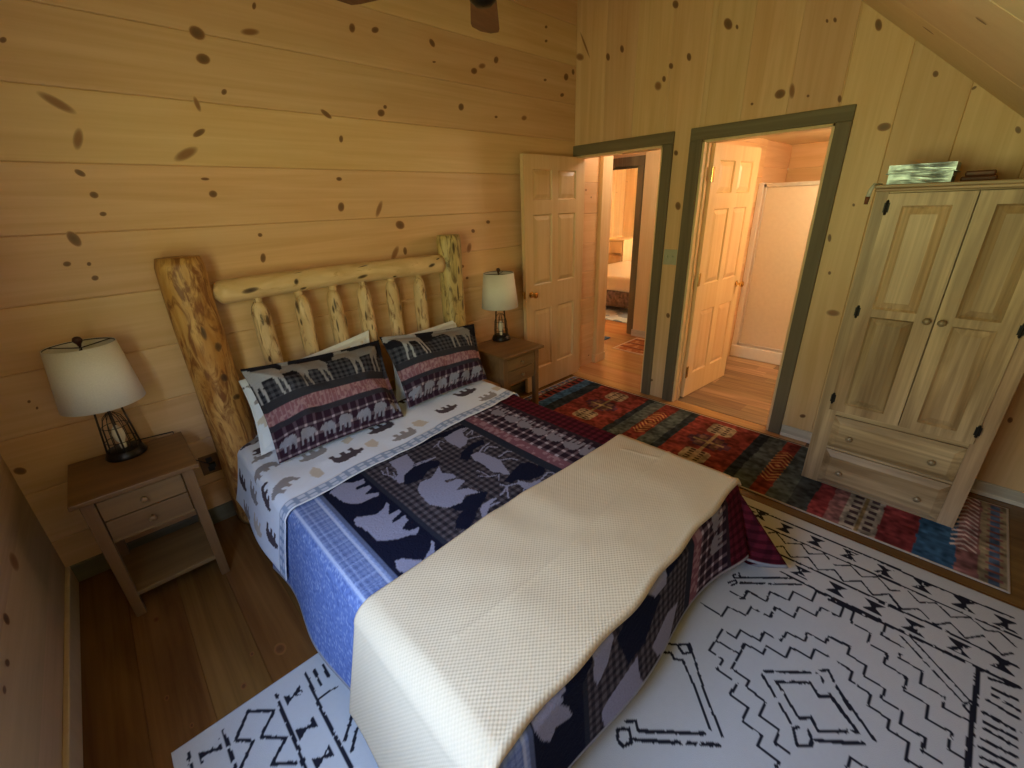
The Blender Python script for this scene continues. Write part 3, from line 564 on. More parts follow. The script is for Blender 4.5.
D1 = (-.857, -.02, 0, 2.04); D2 = (-1.939, -1.153, 0, 2.04); WIN = (-2.62, -1.58, .80, 1.96)
bevel_obj(board_wall('wall_back', 'y', 0, .05, XL - .1, .06, 0, 4.25, 'H', 1.615, .272, [], M['pine_x'], KNOTS_BACK, seed=3), .006)
bevel_obj(board_wall('wall_right', 'x', 0, .045, YF, 0, 0, 4.3, 'V', -.024, .2725, [D1, D2], M['pine_z'], KNOTS_RIGHT, roof=lambda y: ceil_z(y) + .01, seed=5), .006)
bevel_obj(board_wall('wall_left', 'x', XL, -.05, YF, 0, 0, 4.25, 'H', 1.615, .272, [WIN], M['greypine_y'], KNOTS_LEFT, roof=True, seed=8), .006)
bevel_obj(board_wall('wall_front', 'y', YF, -.05, XL, 0, 0, 1.26, 'H', 1.615, .272, [], M['pine_x'], nrand=14, seed=9), .006)
# floor: boards along y
mb = MB(); x = XL
while x < -.075:
    x1 = min(x + .185, -.07); mb.box(x, x1, YF, .04, -.03, 0, 0)
    x += .185
for q in range(34):
    px, py = random.uniform(XL + .1, -.2), random.uniform(-3.4, -.1); s = random.uniform(.006, .014)
    mb.knot((px, py, 0), (s, 0, 0), (0, s * 1.5, 0), (0, 0, .0006), 0, .8)
for px, py, s in ((-3.28, -1.12, .022), (-3.43, -1.18, .010), (-3.37, -1.06, .008), (-3.65, -1.02, .008), (-3.6, -1.2, .007)):
    mb.knot((px, py, 0), (s * .8, 0, 0), (0, s * 1.3, 0), (0, 0, .0006), 0, .9)
struct(mb.build('floor', M['floor'], bevel=.0022, seg=1))
struct(MB().box(XL - .06, .0, .046, .07, -.1, 4.3).box(.045, .05, YF - .06, -2.2, 0, 2.3).box(.045, .06, -2.2, .06, 2.04, 4.3).box(XL - .07, XL - .05, YF, WIN[0], 0, 4.3).box(XL - .07, XL - .05, WIN[1], .06, 0, 4.3).box(XL - .07, XL - .05, WIN[0], WIN[1], 0, WIN[2]).box(XL - .07, XL - .05, WIN[0], WIN[1], WIN[3], 4.3).box(XL, .05, YF - .07, YF - .05, 0, 1.3).build('wall_leak_blocker', M['pine_x']))  # unseen shell behind the boards, added to stop light leaking through the joints
# ceiling: boards down the slope, with a lighter trim board where it meets the right wall
mb = MB(); prof = lambda xx: [(xx, YF - .05, ceil_z(YF - .05)), (xx, .05, ceil_z(.05)), (xx, .05, ceil_z(.05) + .05), (xx, YF - .05, ceil_z(YF - .05) + .05)]
for x, x1 in zip((-3.95, -3.5, -2.62, -1.72, -.80), (-3.5, -2.62, -1.72, -.80, .05)): mb.hull(prof(x), prof(x1))
n = Vector((0, .848, -1)).normalized()
for px, py in ((-.62, -2.33), (-1.45, -2.55), (-2.2, -2.9), (-3.0, -2.2), (-1.1, -1.5), (-.4, -3.1), (-2.6, -1.4)):
    s = random.uniform(.010, .02)
    mb.knot((px, py, ceil_z(py)), (s, 0, 0), (0, s * 1.2, s * 1.2 * .848), tuple(n * .001), 0, .9)
struct(mb.build('ceiling', M['paleceil'], bevel=.005))
# baseboards
b_ = lambda nm, m, *bx: struct(MB().box(*bx).build(nm, M[m], bevel=.004))
mb = MB().box(-.016, 0, YF, -2.022, 0, .085).box(-.022, 0, YF, -2.022, 0, .025); struct(mb.build('baseboard_right', M['skirt'], bevel=.004))
b_('baseboard_back', 'skirtback', XL, -.025, -.016, 0, 0, .10)
b_('baseboard_left', 'palez', XL, XL + .018, YF, -.017, 0, .11)
b_('baseboard_front', 'palez', XL + .02, -.03, YF, YF + .016, 0, .10)
# casings and jambs of the two doorways
def casing(nm, y0, y1, left=True):                 # outer edges y0 < y1; opening inside
    pass
mb = MB().box(-.02, 0, -.938, 0, 2.04, 2.12, 0); struct(mb.build('trim_1', M['casing_y'], bevel=.004))
mb = MB().box(-.02, 0, -.938, -.857, 0, 2.04, 0); struct(mb.build('trim_2', M['casing_z'], bevel=.004))
mb = MB().box(-.02, 0, -2.019, -1.065, 2.04, 2.12, 0); struct(mb.build('trim_3', M['casing_y'], bevel=.004))
mb = MB().box(-.02, 0, -1.153, -1.065, 0, 2.04, 0); struct(mb.build('trim_4', M['casing_z'], bevel=.004))
mb = MB().box(-.02, 0, -2.019, -1.939, 0, 2.04, 0); struct(mb.build('trim_5', M['casing_z'], bevel=.004))
for i, (y0, y1) in enumerate(((-.857, -.02), (-1.939, -1.153))):
    mb = MB().box(-.004, .115, y0, y0 + .018, 0, 2.04).box(-.004, .115, y1 - .018, y1, 0, 2.04).box(-.004, .115, y0, y1, 2.022, 2.04)
    mb.box(.045, .058, y0 + .018, y0 + .03, 0, 2.022).box(.045, .058, y1 - .03, y1 - .018, 0, 2.022)
    struct(mb.build('trim_%d' % (6 + i), M['door_z'], bevel=.003))
# threshold strip
struct(MB().box(-.071, .05, YF, -2.2, -.03, -.0005).box(XL - .05, .05, YF - .05, .05, -.06, -.031).build('subfloor', M['floor']))
mb = MB().box(-.068, .055, -2.2, 0, -.03, 0); struct(mb.build('floor_threshold', M['hallfloor'], bevel=.003))
# window in the left wall (daylight comes in here)
wy0, wy1, wz0, wz1 = WIN
w = tag(bpy.data.objects.new('window_1', None), kind='structure'); COL.objects.link(w); w.location = (XL, (wy0 + wy1) / 2, wz0)
def wpart(nm, mb, m):
    o = mb.build(nm, M[m], bevel=.003); o.parent = w; o.data.transform(Matrix.Translation(-Vector(w.location))); return o
mb = MB()
for a, b in ((wy0 - .09, wy0), (wy1, wy1 + .09)): mb.box(XL, XL + .02, a, b, wz0 - .1, wz1 + .09)
mb.box(XL, XL + .02, wy0, wy1, wz1, wz1 + .09).box(XL, XL + .02, wy0, wy1, wz0 - .1, wz0)
wpart('window_casing', mb, 'casing_z')
mb = MB()
for a, b in ((wy0, wy0 + .04), (wy1 - .04, wy1), ((wy0 + wy1) / 2 - .03, (wy0 + wy1) / 2 + .03)): mb.box(XL - .045, XL - .005, a, b, wz0, wz1)
mb.box(XL - .045, XL - .005, wy0, wy1, wz1 - .04, wz1).box(XL - .045, XL - .005, wy0, wy1, wz0, wz0 + .04)
wpart('window_sash', mb, 'white')
wpart('window_pane', MB().box(XL - .028, XL - .024, wy0 + .03, wy1 - .03, wz0 + .03, wz1 - .03), 'glass')

# ------------------------------------------------------------------ six-panel doors
PZ = [(.22, .78), (1.00, 1.58), (1.69, 1.92)]
def door_leaf(name, hinge, ang, knob_side=1):
    o = tag(bpy.data.objects.new(name, None), kind='structure'); COL.objects.link(o); o.location = hinge; o.rotation_euler = (0, 0, ang)
    W, H, Tk = .765, 2.025, .036
    pan = [(a, b, c, d) for a, b in ((.105, .345), (.425, .66)) for c, d in PZ]
    mb = MB()
    panel_face(mb, 0, W, .01, H, pan, lambda a, b, d: (-a, -Tk / 2 + d, b), depth=.012)
    panel_face(mb, 0, W, .01, H, pan, lambda a, b, d: (-a, Tk / 2 - d, b), depth=.012)
    r = random.random()
    mb.add([(0, -Tk / 2, .01), (0, Tk / 2, .01), (0, Tk / 2, H), (0, -Tk / 2, H), (-W, -Tk / 2, .01), (-W, Tk / 2, .01), (-W, Tk / 2, H), (-W, -Tk / 2, H)], [(0, 1, 2, 3), (4, 7, 6, 5), (3, 2, 6, 7), (0, 4, 5, 1)], 0, r)
    mb.build('door_panel', M['door_z'], o)
    k = MB()
    for s in (-1, 1):
        pr = [(.026, 0), (.028, .004), (.012, .008), (.010, .03), (.022, .038), (.027, .050), (.024, .060), (.012, .066), (0, .067)]
        k.lathe([(r_, s * (Tk / 2 + z_)) for r_, z_ in pr], (-(W - .065), 0, .93), 18, axis='Y')
    k.box(-W - .0015, -W + .002, -.012, .012, .90, .96)
    kb = k.build('door_knob', M['brass'], o); smooth_by_angle(kb)
    h = MB()
    for z in (.25, 1.05, 1.82): h.tube([(.004, .022, z - .05), (.004, .022, z + .05)], .007, 8); h.box(-.03, .002, .0175, .0195, z - .05, z + .05)
    h.build('door_hinge', M['brass'], o)
    return o
door_leaf('door_1', (.030, -.068, 0), 0)
door_leaf('door_2', (.125, -1.178, 0), math.radians(180 - 4.2))

# ------------------------------------------------------------------ hall and the rooms beyond
bevel_obj(board_wall('wall_hall_left', 'y', -.005, .12, .115, .39, 0, 2.6, 'H', .2, .272, [], M['pine_x'], nrand=4, seed=12), .006)
mb = MB().box(.385, .545, -.045, .13, 0, 2.5); struct(mb.build('trim_10', M['door_z'], bevel=.004))
mb = MB().box(.375, .555, -.055, .14, 0, .09); struct(mb.build('baseboard_hall', M['door_z'], bevel=.004))
mb = MB(); x = .055
while x < 7:
    mb.box(x, min(x + .16, 7), -1.0, 4.0, -.03, 0); x += .16
struct(mb.build('floor_hall', M['hallfloor'], bevel=.0015, seg=1))
FD = (.32, 1.15, 0, 2.037)
bevel_obj(board_wall('wall_hall_far', 'x', 1.62, .1, -1.02, 4.0, 0, 2.6, 'H', .2, .272, [FD], M['pine_y'], nrand=16, seed=14), .006)
mb = MB().box(1.60, 1.62, FD[0] - .085, FD[0], 0, 2.037).box(1.60, 1.62, FD[1], FD[1] + .085, 0, 2.037).box(1.60, 1.62, FD[0] - .085, FD[1] + .085, 2.037, 2.14)
struct(mb.build('trim_11', M['casing_z'], bevel=.004))
mb = MB().box(1.62, 1.72, FD[0], FD[0] + .015, 0, 2.037).box(1.62, 1.72, FD[1] - .015, FD[1], 0, 2.037).box(1.62, 1.72, FD[0], FD[1], 2.02, 2.037); struct(mb.build('trim_12', M['casing_z'], bevel=.002))
mb = MB().box(1.57, 1.62, .03, .215, 0, 2.5); struct(mb.build('trim_13', M['door_z'], bevel=.004))
mb = MB().box(1.555, 1.62, -.95, .225, 0, .085); struct(mb.build('baseboard_hall_far', M['skirt'], bevel=.004))
bevel_obj(board_wall('wall_hall_right', 'y', -1.0, -.05, .115, 1.62, 0, 2.6, 'H', .2, .272, [], M['pine_x'], nrand=8, seed=15), .006)
bevel_obj(board_wall('wall_hall_end', 'y', 2.4, .05, .0, 1.62, 0, 2.6, 'H', .2, .272, [], M['pine_x'], nrand=8, seed=16), .006)
struct(MB().box(.0, .10, .115, 2.45, 0, 2.6).build('wall_hall_near', M['pine_y']))
struct(MB().box(.05, 7, -1.0, 4, 2.5, 2.55).build('ceiling_hall', M['paleceil']))
# far bedroom
bevel_obj(board_wall('wall_far', 'x', 6.5, .05, -1, 4.0, 0, 2.6, 'V', .1, .25, [], M['palez'], nrand=30, seed=17), .006)
bevel_obj(board_wall('wall_far_back', 'y', 3.6, .05, 1.7, 6.5, 0, 2.6, 'V', .1, .25, [], M['palez'], nrand=30, seed=18), .006)
struct(MB().box(1.72, 6.5, -1.0, -.95, 0, 2.6).build('wall_far_right', M['pine_x']))
# bathroom
bevel_obj(board_wall('wall_bath_left', 'y', -1.045, .04, .115, 2.4, 0, 2.15, 'H', .1, .26, [], M['pine_x'], nrand=12, seed=19), .006)
bevel_obj(board_wall('wall_bath_far', 'x', 2.38, .04, -2.9, -1.045, 0, 2.15, 'H', .1, .26, [], M['pine_y'], nrand=14, seed=20), .006)
struct(MB().box(.115, 2.38, -2.9, -2.86, 0, 2.15).build('wall_bath_right', M['pine_x']))
struct(MB().box(.045, 2.42, -2.9, -1.0, 2.15, 2.19).build('ceiling_bath', M['paleceil']))
mb = MB(); x = .055
while x < 2.38:
    x1 = min(x + .15, 2.38); y = -2.9 - random.random()
    while y < -1.0:
        y1 = y + .9; mb.box(x, x1, max(y, -2.9), min(y1, -1.0), -.03, .002); y = y1
    x = x1
struct(mb.build('floor_bath', M['vinyl'], bevel=.001, seg=1))
# ------------------------------------------------------------------ shower in the bathroom
sh = thing('shower_stall', 'white shower stall with a beige panel in the bathroom beyond the right doorway', 'shower', (1.95, -1.45, 0))
def at(o, mb, name, m, **kw):
    c = mb.build(name, M[m] if isinstance(m, str) else m, o, **kw); c.data.transform(Matrix.Translation(-Vector(o.location))); return c
def sub_(root, mb, name, m, par, **kw):
    c = mb.build(name, m, par, **kw); c.data.transform(Matrix.Translation(-Vector(root.location))); return c
mb = MB().box(1.55, 2.36, -1.87, -1.05, 0.003, .12).box(1.545, 1.60, -1.875, -1.05, .003, .135)
at(sh, mb, 'shower_pan', 'white', bevel=.01)
mb = MB().box(1.62, 2.37, -1.075, -1.05, .12, 1.78).box(2.33, 2.37, -1.87, -1.075, .12, 1.78).box(1.62, 2.37, -1.87, -1.845, .12, 1.78).box(1.56, 1.62, -1.10, -1.05, .12, 1.775)
at(sh, mb, 'surround', 'white', bevel=.006)
mb = MB().box(1.565, 1.60, -1.125, -1.10, .135, 1.765).box(1.565, 1.60, -1.87, -1.845, .135, 1.765).box(1.565, 1.60, -1.87, -1.10, 1.735, 1.77).box(1.565, 1.60, -1.87, -1.10, .135, .165)
at(sh, mb, 'door_frame', 'alum', bevel=.003)
at(sh, MB().box(1.578, 1.588, -1.85, -1.12, .16, 1.74), 'shower_door', 'frosted', bevel=.002)
# ------------------------------------------------------------------ far room and hall things
fb = thing('far_bed', 'bed with a white cover in the sunlit room seen through the left doorway', 'bed', (3.4, 1.5, 0))
mb = MB().box(2.55, 4.4, .75, 2.15, .33, .56); at(fb, mb, 'bed_cover', 'white', bevel=.05, seg=4)
skm = plain('dark_print_skirt', (.13, .10, .10), .9, noise=.8, nscale=18)
mb = MB().box(2.57, 4.38, .77, 2.13, .08, .33); at(fb, mb, 'bed_skirt', skm, bevel=.01)
for px in (2.65, 4.3):
    for py in (.85, 2.05): at(fb, MB().lathe([(.03, .011), (.035, .09)], (px, py, 0), 10), 'leg', 'stand_z')
ft = thing('far_nightstand', 'pale wooden chest beside the bed with the white cover in the far room', 'chest', (4.75, 2.5, 0))
mb = MB().box(4.45, 5.0, 2.25, 2.75, .0, .92); at(ft, mb, 'body', 'palez', bevel=.01)
at(ft, MB().box(4.42, 5.03, 2.22, 2.78, .92, .95), 'tabletop', 'palez', bevel=.006)
for z in (.12, .40, .68): at(ft, MB().box(4.435, 4.45, 2.29, 2.71, z, z + .22), 'drawer', 'palez', bevel=.004)
def flat_rug(name, x0, x1, y0, y1, z, colfn, mat, res=.01):
    xs, ys = np.arange(x0, x1 + res / 2, res), np.arange(y0, y1 + res / 2, res); X, Y = np.meshgrid(xs, ys)
    o = grid_obj(name, X, Y, np.full(X.shape, z), colfn(X, Y), mat, None, (X, Y), solid=z - .0025); return o
def c_hall(X, Y):
    c = np.zeros(X.shape + (3,)); c[:] = (.42, .16, .06); n = vnoise(X, Y, .05, 3)
    c[n > .6] = (.6, .33, .16); c[(np.abs(((X * 6) % 1) - .5) < .12)] = (.22, .07, .04)
    e = np.minimum(np.minimum(X - X.min(), X.max() - X), np.minimum(Y - Y.min(), Y.max() - Y)); c[e < .03] = (.7, .55, .38); return c
rugmat = cloth_mat('woven_rug_cloth', weave=260, mottle=.22, mscale=26, bump=.3)
tag(flat_rug('hall_rug', .93, 1.5, -.62, .10, .008, c_hall, rugmat), 'orange patterned mat on the hall floor beyond the left doorway', 'rug')
def c_blue(X, Y): c = np.zeros(X.shape + (3,)); c[:] = (.06, .12, .26); return c
tag(flat_rug('blue_mat', .95, 1.28, .36, .8, .012, c_blue, rugmat), 'small blue mat on the hall floor behind the pale post', 'rug')
def c_far(X, Y):
    c = np.zeros(X.shape + (3,)); c[:] = (.42, .48, .55); c[vnoise(X, Y, .09, 5) > .62] = (.15, .2, .3); return c
tag(flat_rug('far_room_rug', 2.05, 3.3, .25, .9 + .9, .010, c_far, rugmat, .02), 'pale blue rug under the bed with the white cover in the far room', 'rug')

# ------------------------------------------------------------------ light switch, outlet
sw = thing('light_switch', 'ivory light switch plate on the board between the two doorways', 'switch', (0, -1.0, 1.23))
at(sw, MB().box(-.007, 0, -1.055, -.945, 1.172, 1.29), 'plate', 'switch', bevel=.003)
for yy in (-1.022, -.978): at(sw, MB().box(-.02, -.006, yy - .005, yy + .005, 1.225, 1.245), 'toggle', 'switch', bevel=.001)
ou = thing('power_outlet', 'wall outlet low on the wall between the left nightstand and the amber bed post', 'outlet', (-3.22, 0, .37))
at(ou, MB().box(-3.265, -3.175, -.006, 0, .315, .43), 'plate', 'stand_x', bevel=.002)
for zz in (.33, .385): at(ou, MB().box(-3.235, -3.205, -.009, -.005, zz, zz + .03), 'socket', 'cord', bevel=.001)

# ------------------------------------------------------------------ log bed
bed = thing('log_bed', 'rustic peeled log bed with six spindles in its headboard', 'bed', (-2.31, -1.2, 0))
def log_post(mb, c, z0, z1, r, seed, n=28, rings=40, lean=(0, 0), flare=.012):
    R = random.Random(seed); ph = [R.uniform(0, 6.28) for _ in range(8)]; vs, fs = [], []
    for i in range(rings):
        t = i / (rings - 1); z = z0 + (z1 - z0) * t
        ed = 1 - .10 * math.exp(-((1 - t) * (z1 - z0) / .018) ** 2) - .10 * math.exp(-(t * (z1 - z0) / .018) ** 2)
        for k in range(n):
            a = 2 * PI * k / n
            rr = r * ed * (1 + .035 * math.sin(2 * a + ph[0] + 2 * t) + .03 * math.sin(3 * a + ph[1] + 5 * t) + .02 * math.sin(5 * a + ph[2] + 9 * t) + .025 * math.sin(6.0 * t + ph[3]) + .014 * math.sin(17 * t + ph[4] + a)) + flare * (1 - t)
            vs.append((c[0] + lean[0] * t + rr * math.cos(a) + .01 * math.sin(3 * t + ph[5]), c[1] + lean[1] * t + rr * math.sin(a), z))
    for i in range(rings - 1):
        for k in range(n): fs.append((i * n + k, i * n + (k + 1) % n, (i + 1) * n + (k + 1) % n, (i + 1) * n + k))
    fs += [tuple(range(n))[::-1], tuple(range((rings - 1) * n, rings * n))]
    ks = [0.0] * len(vs)
    return mb.add(vs, fs, 0, .5, ks)
def log_knots(mb, c, r, lst):                       # dark branch scars on a vertical log: (angle, z, half-width, half-height)
    for a, z, wx, wz in lst:
        a = math.radians(a); p = (c[0] + (r + .004) * math.cos(a), c[1] + (r + .004) * math.sin(a), z); t = (-math.sin(a) * wx, math.cos(a) * wx, 0)
        mb.knot(p, t, (0, 0, wz), (.001 * math.cos(a), .001 * math.sin(a), 0), 0, .9)
PL_, PR_ = (-3.075, -.105), (-1.53, -.105)
p = log_post(MB(), PL_, 0, 1.49, .094, 1); log_knots(p, PL_, .092, [(-70, 1.06, .016, .02), (-80, .90, .014, .02), (-62, .78, .02, .014), (-95, 1.14, .01, .03)]); o = at(bed, p, 'bed_post', 'log_left', smooth=True); o['label'] = 'amber left post'
p = log_post(MB(), PR_, 0, 1.485, .084, 2, flare=.004); log_knots(p, PR_, .083, [(-100, 1.40, .008, .04), (-80, 1.25, .008, .03), (-70, 1.0, .01, .04), (-95, 1.1, .006, .05)]); o = at(bed, p, 'bed_post', 'log_right', smooth=True); o['label'] = 'grey-streaked right post'
def rail(mb, x0, x1, y, z, r, seed, dome=True):
    R = random.Random(seed); ph = [R.uniform(0, 6.28) for _ in range(6)]; rings, n, vs, fs = 46, 24, [], []
    for i in range(rings):
        t = i / (rings - 1); x = x0 + (x1 - x0) * t; d = (x - x0)
        ed = math.sqrt(max(0.0, 1 - (1 - min(1, (d + .004) / .05)) ** 2)) if dome else 1
        for k in range(n):
            a = 2 * PI * k / n; rr = r * max(ed, .25) * (1 + .03 * math.sin(2 * a + ph[0] + 3 * t) + .03 * math.sin(8 * t + ph[1]) + .018 * math.sin(21 * t + ph[2] + a))
            vs.append((x, y + rr * math.cos(a), z + rr * math.sin(a) + .008 * math.sin(4 * t)))
    for i in range(rings - 1):
        for k in range(n): fs.append((i * n + k, i * n + (k + 1) % n, (i + 1) * n + (k + 1) % n, (i + 1) * n + k))
    fs += [tuple(range(n))[::-1], tuple(range((rings - 1) * n, rings * n))]
    return mb.add(vs, fs)
mb = rail(MB(), -2.985, -1.608, -.105, 1.305, .060, 4)
for x, dz, wx, wz in ((-2.83, .0, .035, .012), (-2.60, .012, .012, .014), (-2.57, -.03, .02, .006), (-2.58, .052, .03, .006), (-2.22, -.01, .03, .009), (-2.2, .045, .03, .008), (-1.72, .0, .025, .01), (-1.66, .035, .012, .006), (-2.0, -.04, .012, .006)):
    zc = math.sqrt(max(0, .0615 ** 2 - dz ** 2)); mb.knot((x, -.105 - zc - .002, 1.305 + dz), (wx, 0, .15 * wx), (0, -dz / .06 * wz, zc / .06 * wz), (0, -.002, 0), 0, 1)
at(bed, mb, 'top_rail', 'log_rail', smooth=True)
mb = rail(MB(), -3.05, -1.56, -.105, .42, .055, 5, False); at(bed, mb, 'lower_rail', 'log_rail', smooth=True)
for i, x in enumerate((-2.795, -2.585, -2.39, -2.20, -2.005, -1.80)):
    mb = MB(); R = random.Random(20 + i); ph = [R.uniform(0, 6) for _ in range(5)]; n, vs, fs = 18, [], []
    zs = list(np.linspace(.40, 1.14, 26)) + [1.17, 1.195, 1.215, 1.228, 1.236]; cap = [1] * 26 + [.97, .88, .74, .55, .4]
    for z, cp in zip(zs, cap):
        for k in range(n):
            a = 2 * PI * k / n; rr = .042 * cp * (1 + .07 * math.sin(2 * a + ph[0] + 3 * z) + .05 * math.sin(3 * a + ph[1]) + .06 * math.sin(9 * z + ph[2])); vs.append((x + rr * math.cos(a) + .006 * math.sin(4 * z + ph[3]), -.115 + rr * math.sin(a), z))
    for i2 in range(len(zs) - 1):
        for k in range(n): fs.append((i2 * n + k, i2 * n + (k + 1) % n, (i2 + 1) * n + (k + 1) % n, (i2 + 1) * n + k))
    fs += [tuple(range(n))[::-1], tuple(range((len(zs) - 1) * n, len(zs) * n))]; mb.add(vs, fs)
    mb.lathe([(.022, 1.22), (.022, 1.27)], (x, -.11, 0), 12)
    for q in range(4 if i != 5 else 7):
        a = math.radians(R.uniform(-140, -40)); z = R.uniform(.75, 1.18); w_, h_ = R.uniform(.004, .008), R.uniform(.012, .04); mb.knot((x + .0455 * math.cos(a), -.115 + .0455 * math.sin(a), z), (-math.sin(a) * w_, math.cos(a) * w_, 0), (0, 0, h_), (0, 0, 0), 0, .9)
    at(bed, mb, 'spindle', 'log_spin', smooth=True)
for s, x in ((0, -3.02), (1, -1.63)):
    mb = MB(); mb.tube([(x, -.15, .20), (x, -1.1, .205), (x, -2.12, .20)], [.05, .054, .05], 16); at(bed, mb, 'side_rail', 'log_rail', smooth=True)
mb = MB(); mb.tube([(-3.02, -2.12, .20), (-1.63, -2.12, .20)], .05, 16); at(bed, mb, 'foot_rail', 'log_rail', smooth=True)
for x in (-3.02, -1.63): at(bed, log_post(MB(), (x, -2.10), .012, .26, .055, int(x * -10), flare=.004, rings=8), 'foot_leg', 'log_rail', smooth=True)
mt = MB().box(-3.045, -1.60, -2.19, -.16, .245, .462).build('mattress', M['mattress'], bevel=.04, seg=3); tag(mt, 'white mattress lying under the sheet and quilt on the log bed', 'mattress')

# ------------------------------------------------------------------ bedding: every cloth is a sheet of cloth coordinates (s, t) laid over the bed
BXL, BXR, BYF, ZT = -3.095, -1.565, -2.245, .495
def drape(S, T, lift=0.0, r=.05, flare_l=.24, flare_r=.16, flare_f=.10, wave=1.0):
    xl, xr, yf, zt = BXL - lift, BXR + lift, BYF - lift, ZT + lift; r = r + lift
    aL, aR, b = np.maximum(0, (xl + r) - S), np.maximum(0, S - (xr - r)), np.maximum(0, (yf + r) - T)
    side = np.where(aL > 0, -1, 1); a = aL + aR
    rho = np.hypot(a, b); phi = np.arctan2(b, np.maximum(a, 1e-9)) * (rho > 0)
    fl = np.where(side < 0, flare_l, flare_r) * np.cos(phi) ** 2 + flare_f * np.sin(phi) ** 2
    pd = np.degrees(phi); corner = (np.sin(2 * phi) * .12 + .09 * np.exp(-((pd - 89) / 7) ** 2) + .36 * np.exp(-((pd - 65) / 12) ** 2) - .09 * np.exp(-((pd - 79) / 5) ** 2)) * (a > 0) * (b > 0)
    rho = rho * (1 + .22 * np.exp(-((pd - 65) / 14) ** 2) * (a > 0) * (b > 0))
    q = r * PI / 2
    arc = np.minimum(rho, q) / r; hang = np.maximum(0, rho - q)
    # soft folds along the hanging part
    fold = wave * (.10 * np.sin(T * 9 + 1) * np.cos(phi) ** 2 * .5 + (.15 * np.exp(-((S - (xr - r)) / .15) ** 2)) * np.sin(phi) ** 2 * (a <= 0) + .05 * np.sin(S * 7.3 + .6) * np.sin(phi) ** 2)
    out = np.clip(fl + corner + fold, -.02, .75)
    h = r * np.sin(arc) + hang * out; dz = r * (1 - np.cos(arc)) + hang * np.sqrt(1 - np.minimum(out, .95) ** 2)
    X = np.clip(S, xl + r, xr - r) + side * h * np.cos(phi) * (rho > 0)
    Y = np.maximum(T, yf + r) - h * np.sin(phi) * (rho > 0)
    flat = np.clip(1 - rho / .05, 0, 1)
    Z = zt - dz + .005 * (vnoise(S, T, .16, 2) - .5) * flat + .012 * np.exp(-((T + 2.05) / .3) ** 2) * flat
    return X, Y, np.maximum(Z, .018 + .4 * lift)
# quilt
res = .0055
s_ = np.arange(BXL - .36, BXR + .39, res); t_ = np.arange(BYF - .335, -.78, res); S, Tq = np.meshgrid(s_, t_)
C = np.zeros(S.shape + (3,)); nz = vnoise(S, Tq, .02, 1)
BLK, BRN, RED, MAUVE, GREY, LIL = (.008, .009, .022), (.050, .040, .046), (.105, .011, .020), (.19, .080, .10), (.022, .024, .036), (.255, .25, .33)
C[:] = BLK
m = S < -2.95                                              # denim plaid side
g = .5 + .16 * np.sign(np.sin(S * 2 * PI / .023)) + .16 * np.sign(np.sin(Tq * 2 * PI / .029)); g = g + .5 * (((Tq / .045) % 1 < .14) | ((S / .037) % 1 < .16))
blue = np.stack([.085 + .13 * g, .12 + .155 * g, .27 + .20 * g], -1); C[m] = blue[m]
for f_, w_ in ((-3.062, .004), (-2.968, .003)): k = m & (np.abs(S - f_) < w_); C[k] = (.40, .45, .60)
k = S < -3.075; sp = vnoise(S, Tq, .0065, 9); C[k] = (.125, .175, .37); C[k & (sp > .72)] = (.23, .29, .47); C[k & (sp < .28)] = (.09, .13, .30)
k = (S >= -2.95) & (S < -2.935); C[k] = (.10, .12, .2)
m = (S >= -2.72) & (S < -2.10); C[m] = BRN                 # brown gingham field
gx, gy = (S * 2 * PI / .034), (Tq * 2 * PI / .034); chk = np.sign(np.sin(gx)) + np.sign(np.sin(gy))
C[m & (chk > 1)] = (.10, .085, .095); C[m & (chk < -1)] = (.018, .016, .022)
k = (S >= -2.735) & (S < -2.715); C[k] = GREY
for c_, pts in QUILT_SHAPES + FOOT_SHAPES:
    if c_ == 0: C[in_poly(S, Tq, pts)] = BLK
for bx, by, w_, h_ in ((-2.32, -1.75, .2, .12), (-2.55, -1.95, .22, .14), (-2.3, -2.15, .25, .12)): C[((S - bx) / w_) ** 2 + ((Tq - by) / h_) ** 2 < 1] = BLK
for c_, pts in QUILT_SHAPES + FOOT_SHAPES:
    if c_ == 1: C[in_poly(S, Tq, pts)] = LIL
for w_, pts in QUILT_LINES: C[near_line(S, Tq, pts, w_ * .001)] = LIL
for i in range(3):                                         # the same animals go on under the blanket
    C[in_poly(S, Tq, place(BEAR, -2.76, -1.78 - .2 * i, .19, .15, rot=PI / 2))] = LIL
k = (S >= -2.10) & (S < -2.05); C[k] = GREY
m = (S >= -2.05) & (S < -1.985); C[m] = MAUVE; C[m & (nz > .62)] = (.30, .17, .19)
m = (S >= -1.985) & (S < -1.76); px, py = (S + 1.985) / .058, Tq / .058
C[m] = (.022, .012, .020); k = m & ((px % 1 < .30)); C[k] = (.10, .06, .075); k = m & (py % 1 < .30); C[k] = (.13, .085, .10); k = m & (py % 1 < .30) & (px % 1 < .30); C[k] = (.42, .36, .40)
for i in range(14):
    C[in_poly(S, Tq, place(BEAR, -1.785, -.93 - .112 * i, .10, .125, rot=PI / 2, flip=i % 2))] = (.23, .21, .24)
k = (S >= -1.76) & (S < -1.735); C[k] = (.03, .018, .024)
m = S >= -1.735; C[m] = RED; k = m & ((S / .042) % 1 < .45); C[k] = (.066, .008, .014); k = m & ((Tq / .042) % 1 < .45); C[k] *= .55
e = (S < s_[0] + .012) | (S > s_[-1] - .012) | (Tq < t_[0] + .012); C[e] = (.30, .29, .30)
Xq, Yq, Zq = drape(S, Tq)
quilt = grid_obj('quilt', Xq, Yq, Zq, C, cloth_mat('quilt_cloth', quilting=60, bump=.5, mottle=.20, mscale=120), None, (S, Tq), solid=.007)
tag(quilt, 'dark patchwork quilt printed with pale bears and deer, spread on the log bed', 'quilt')
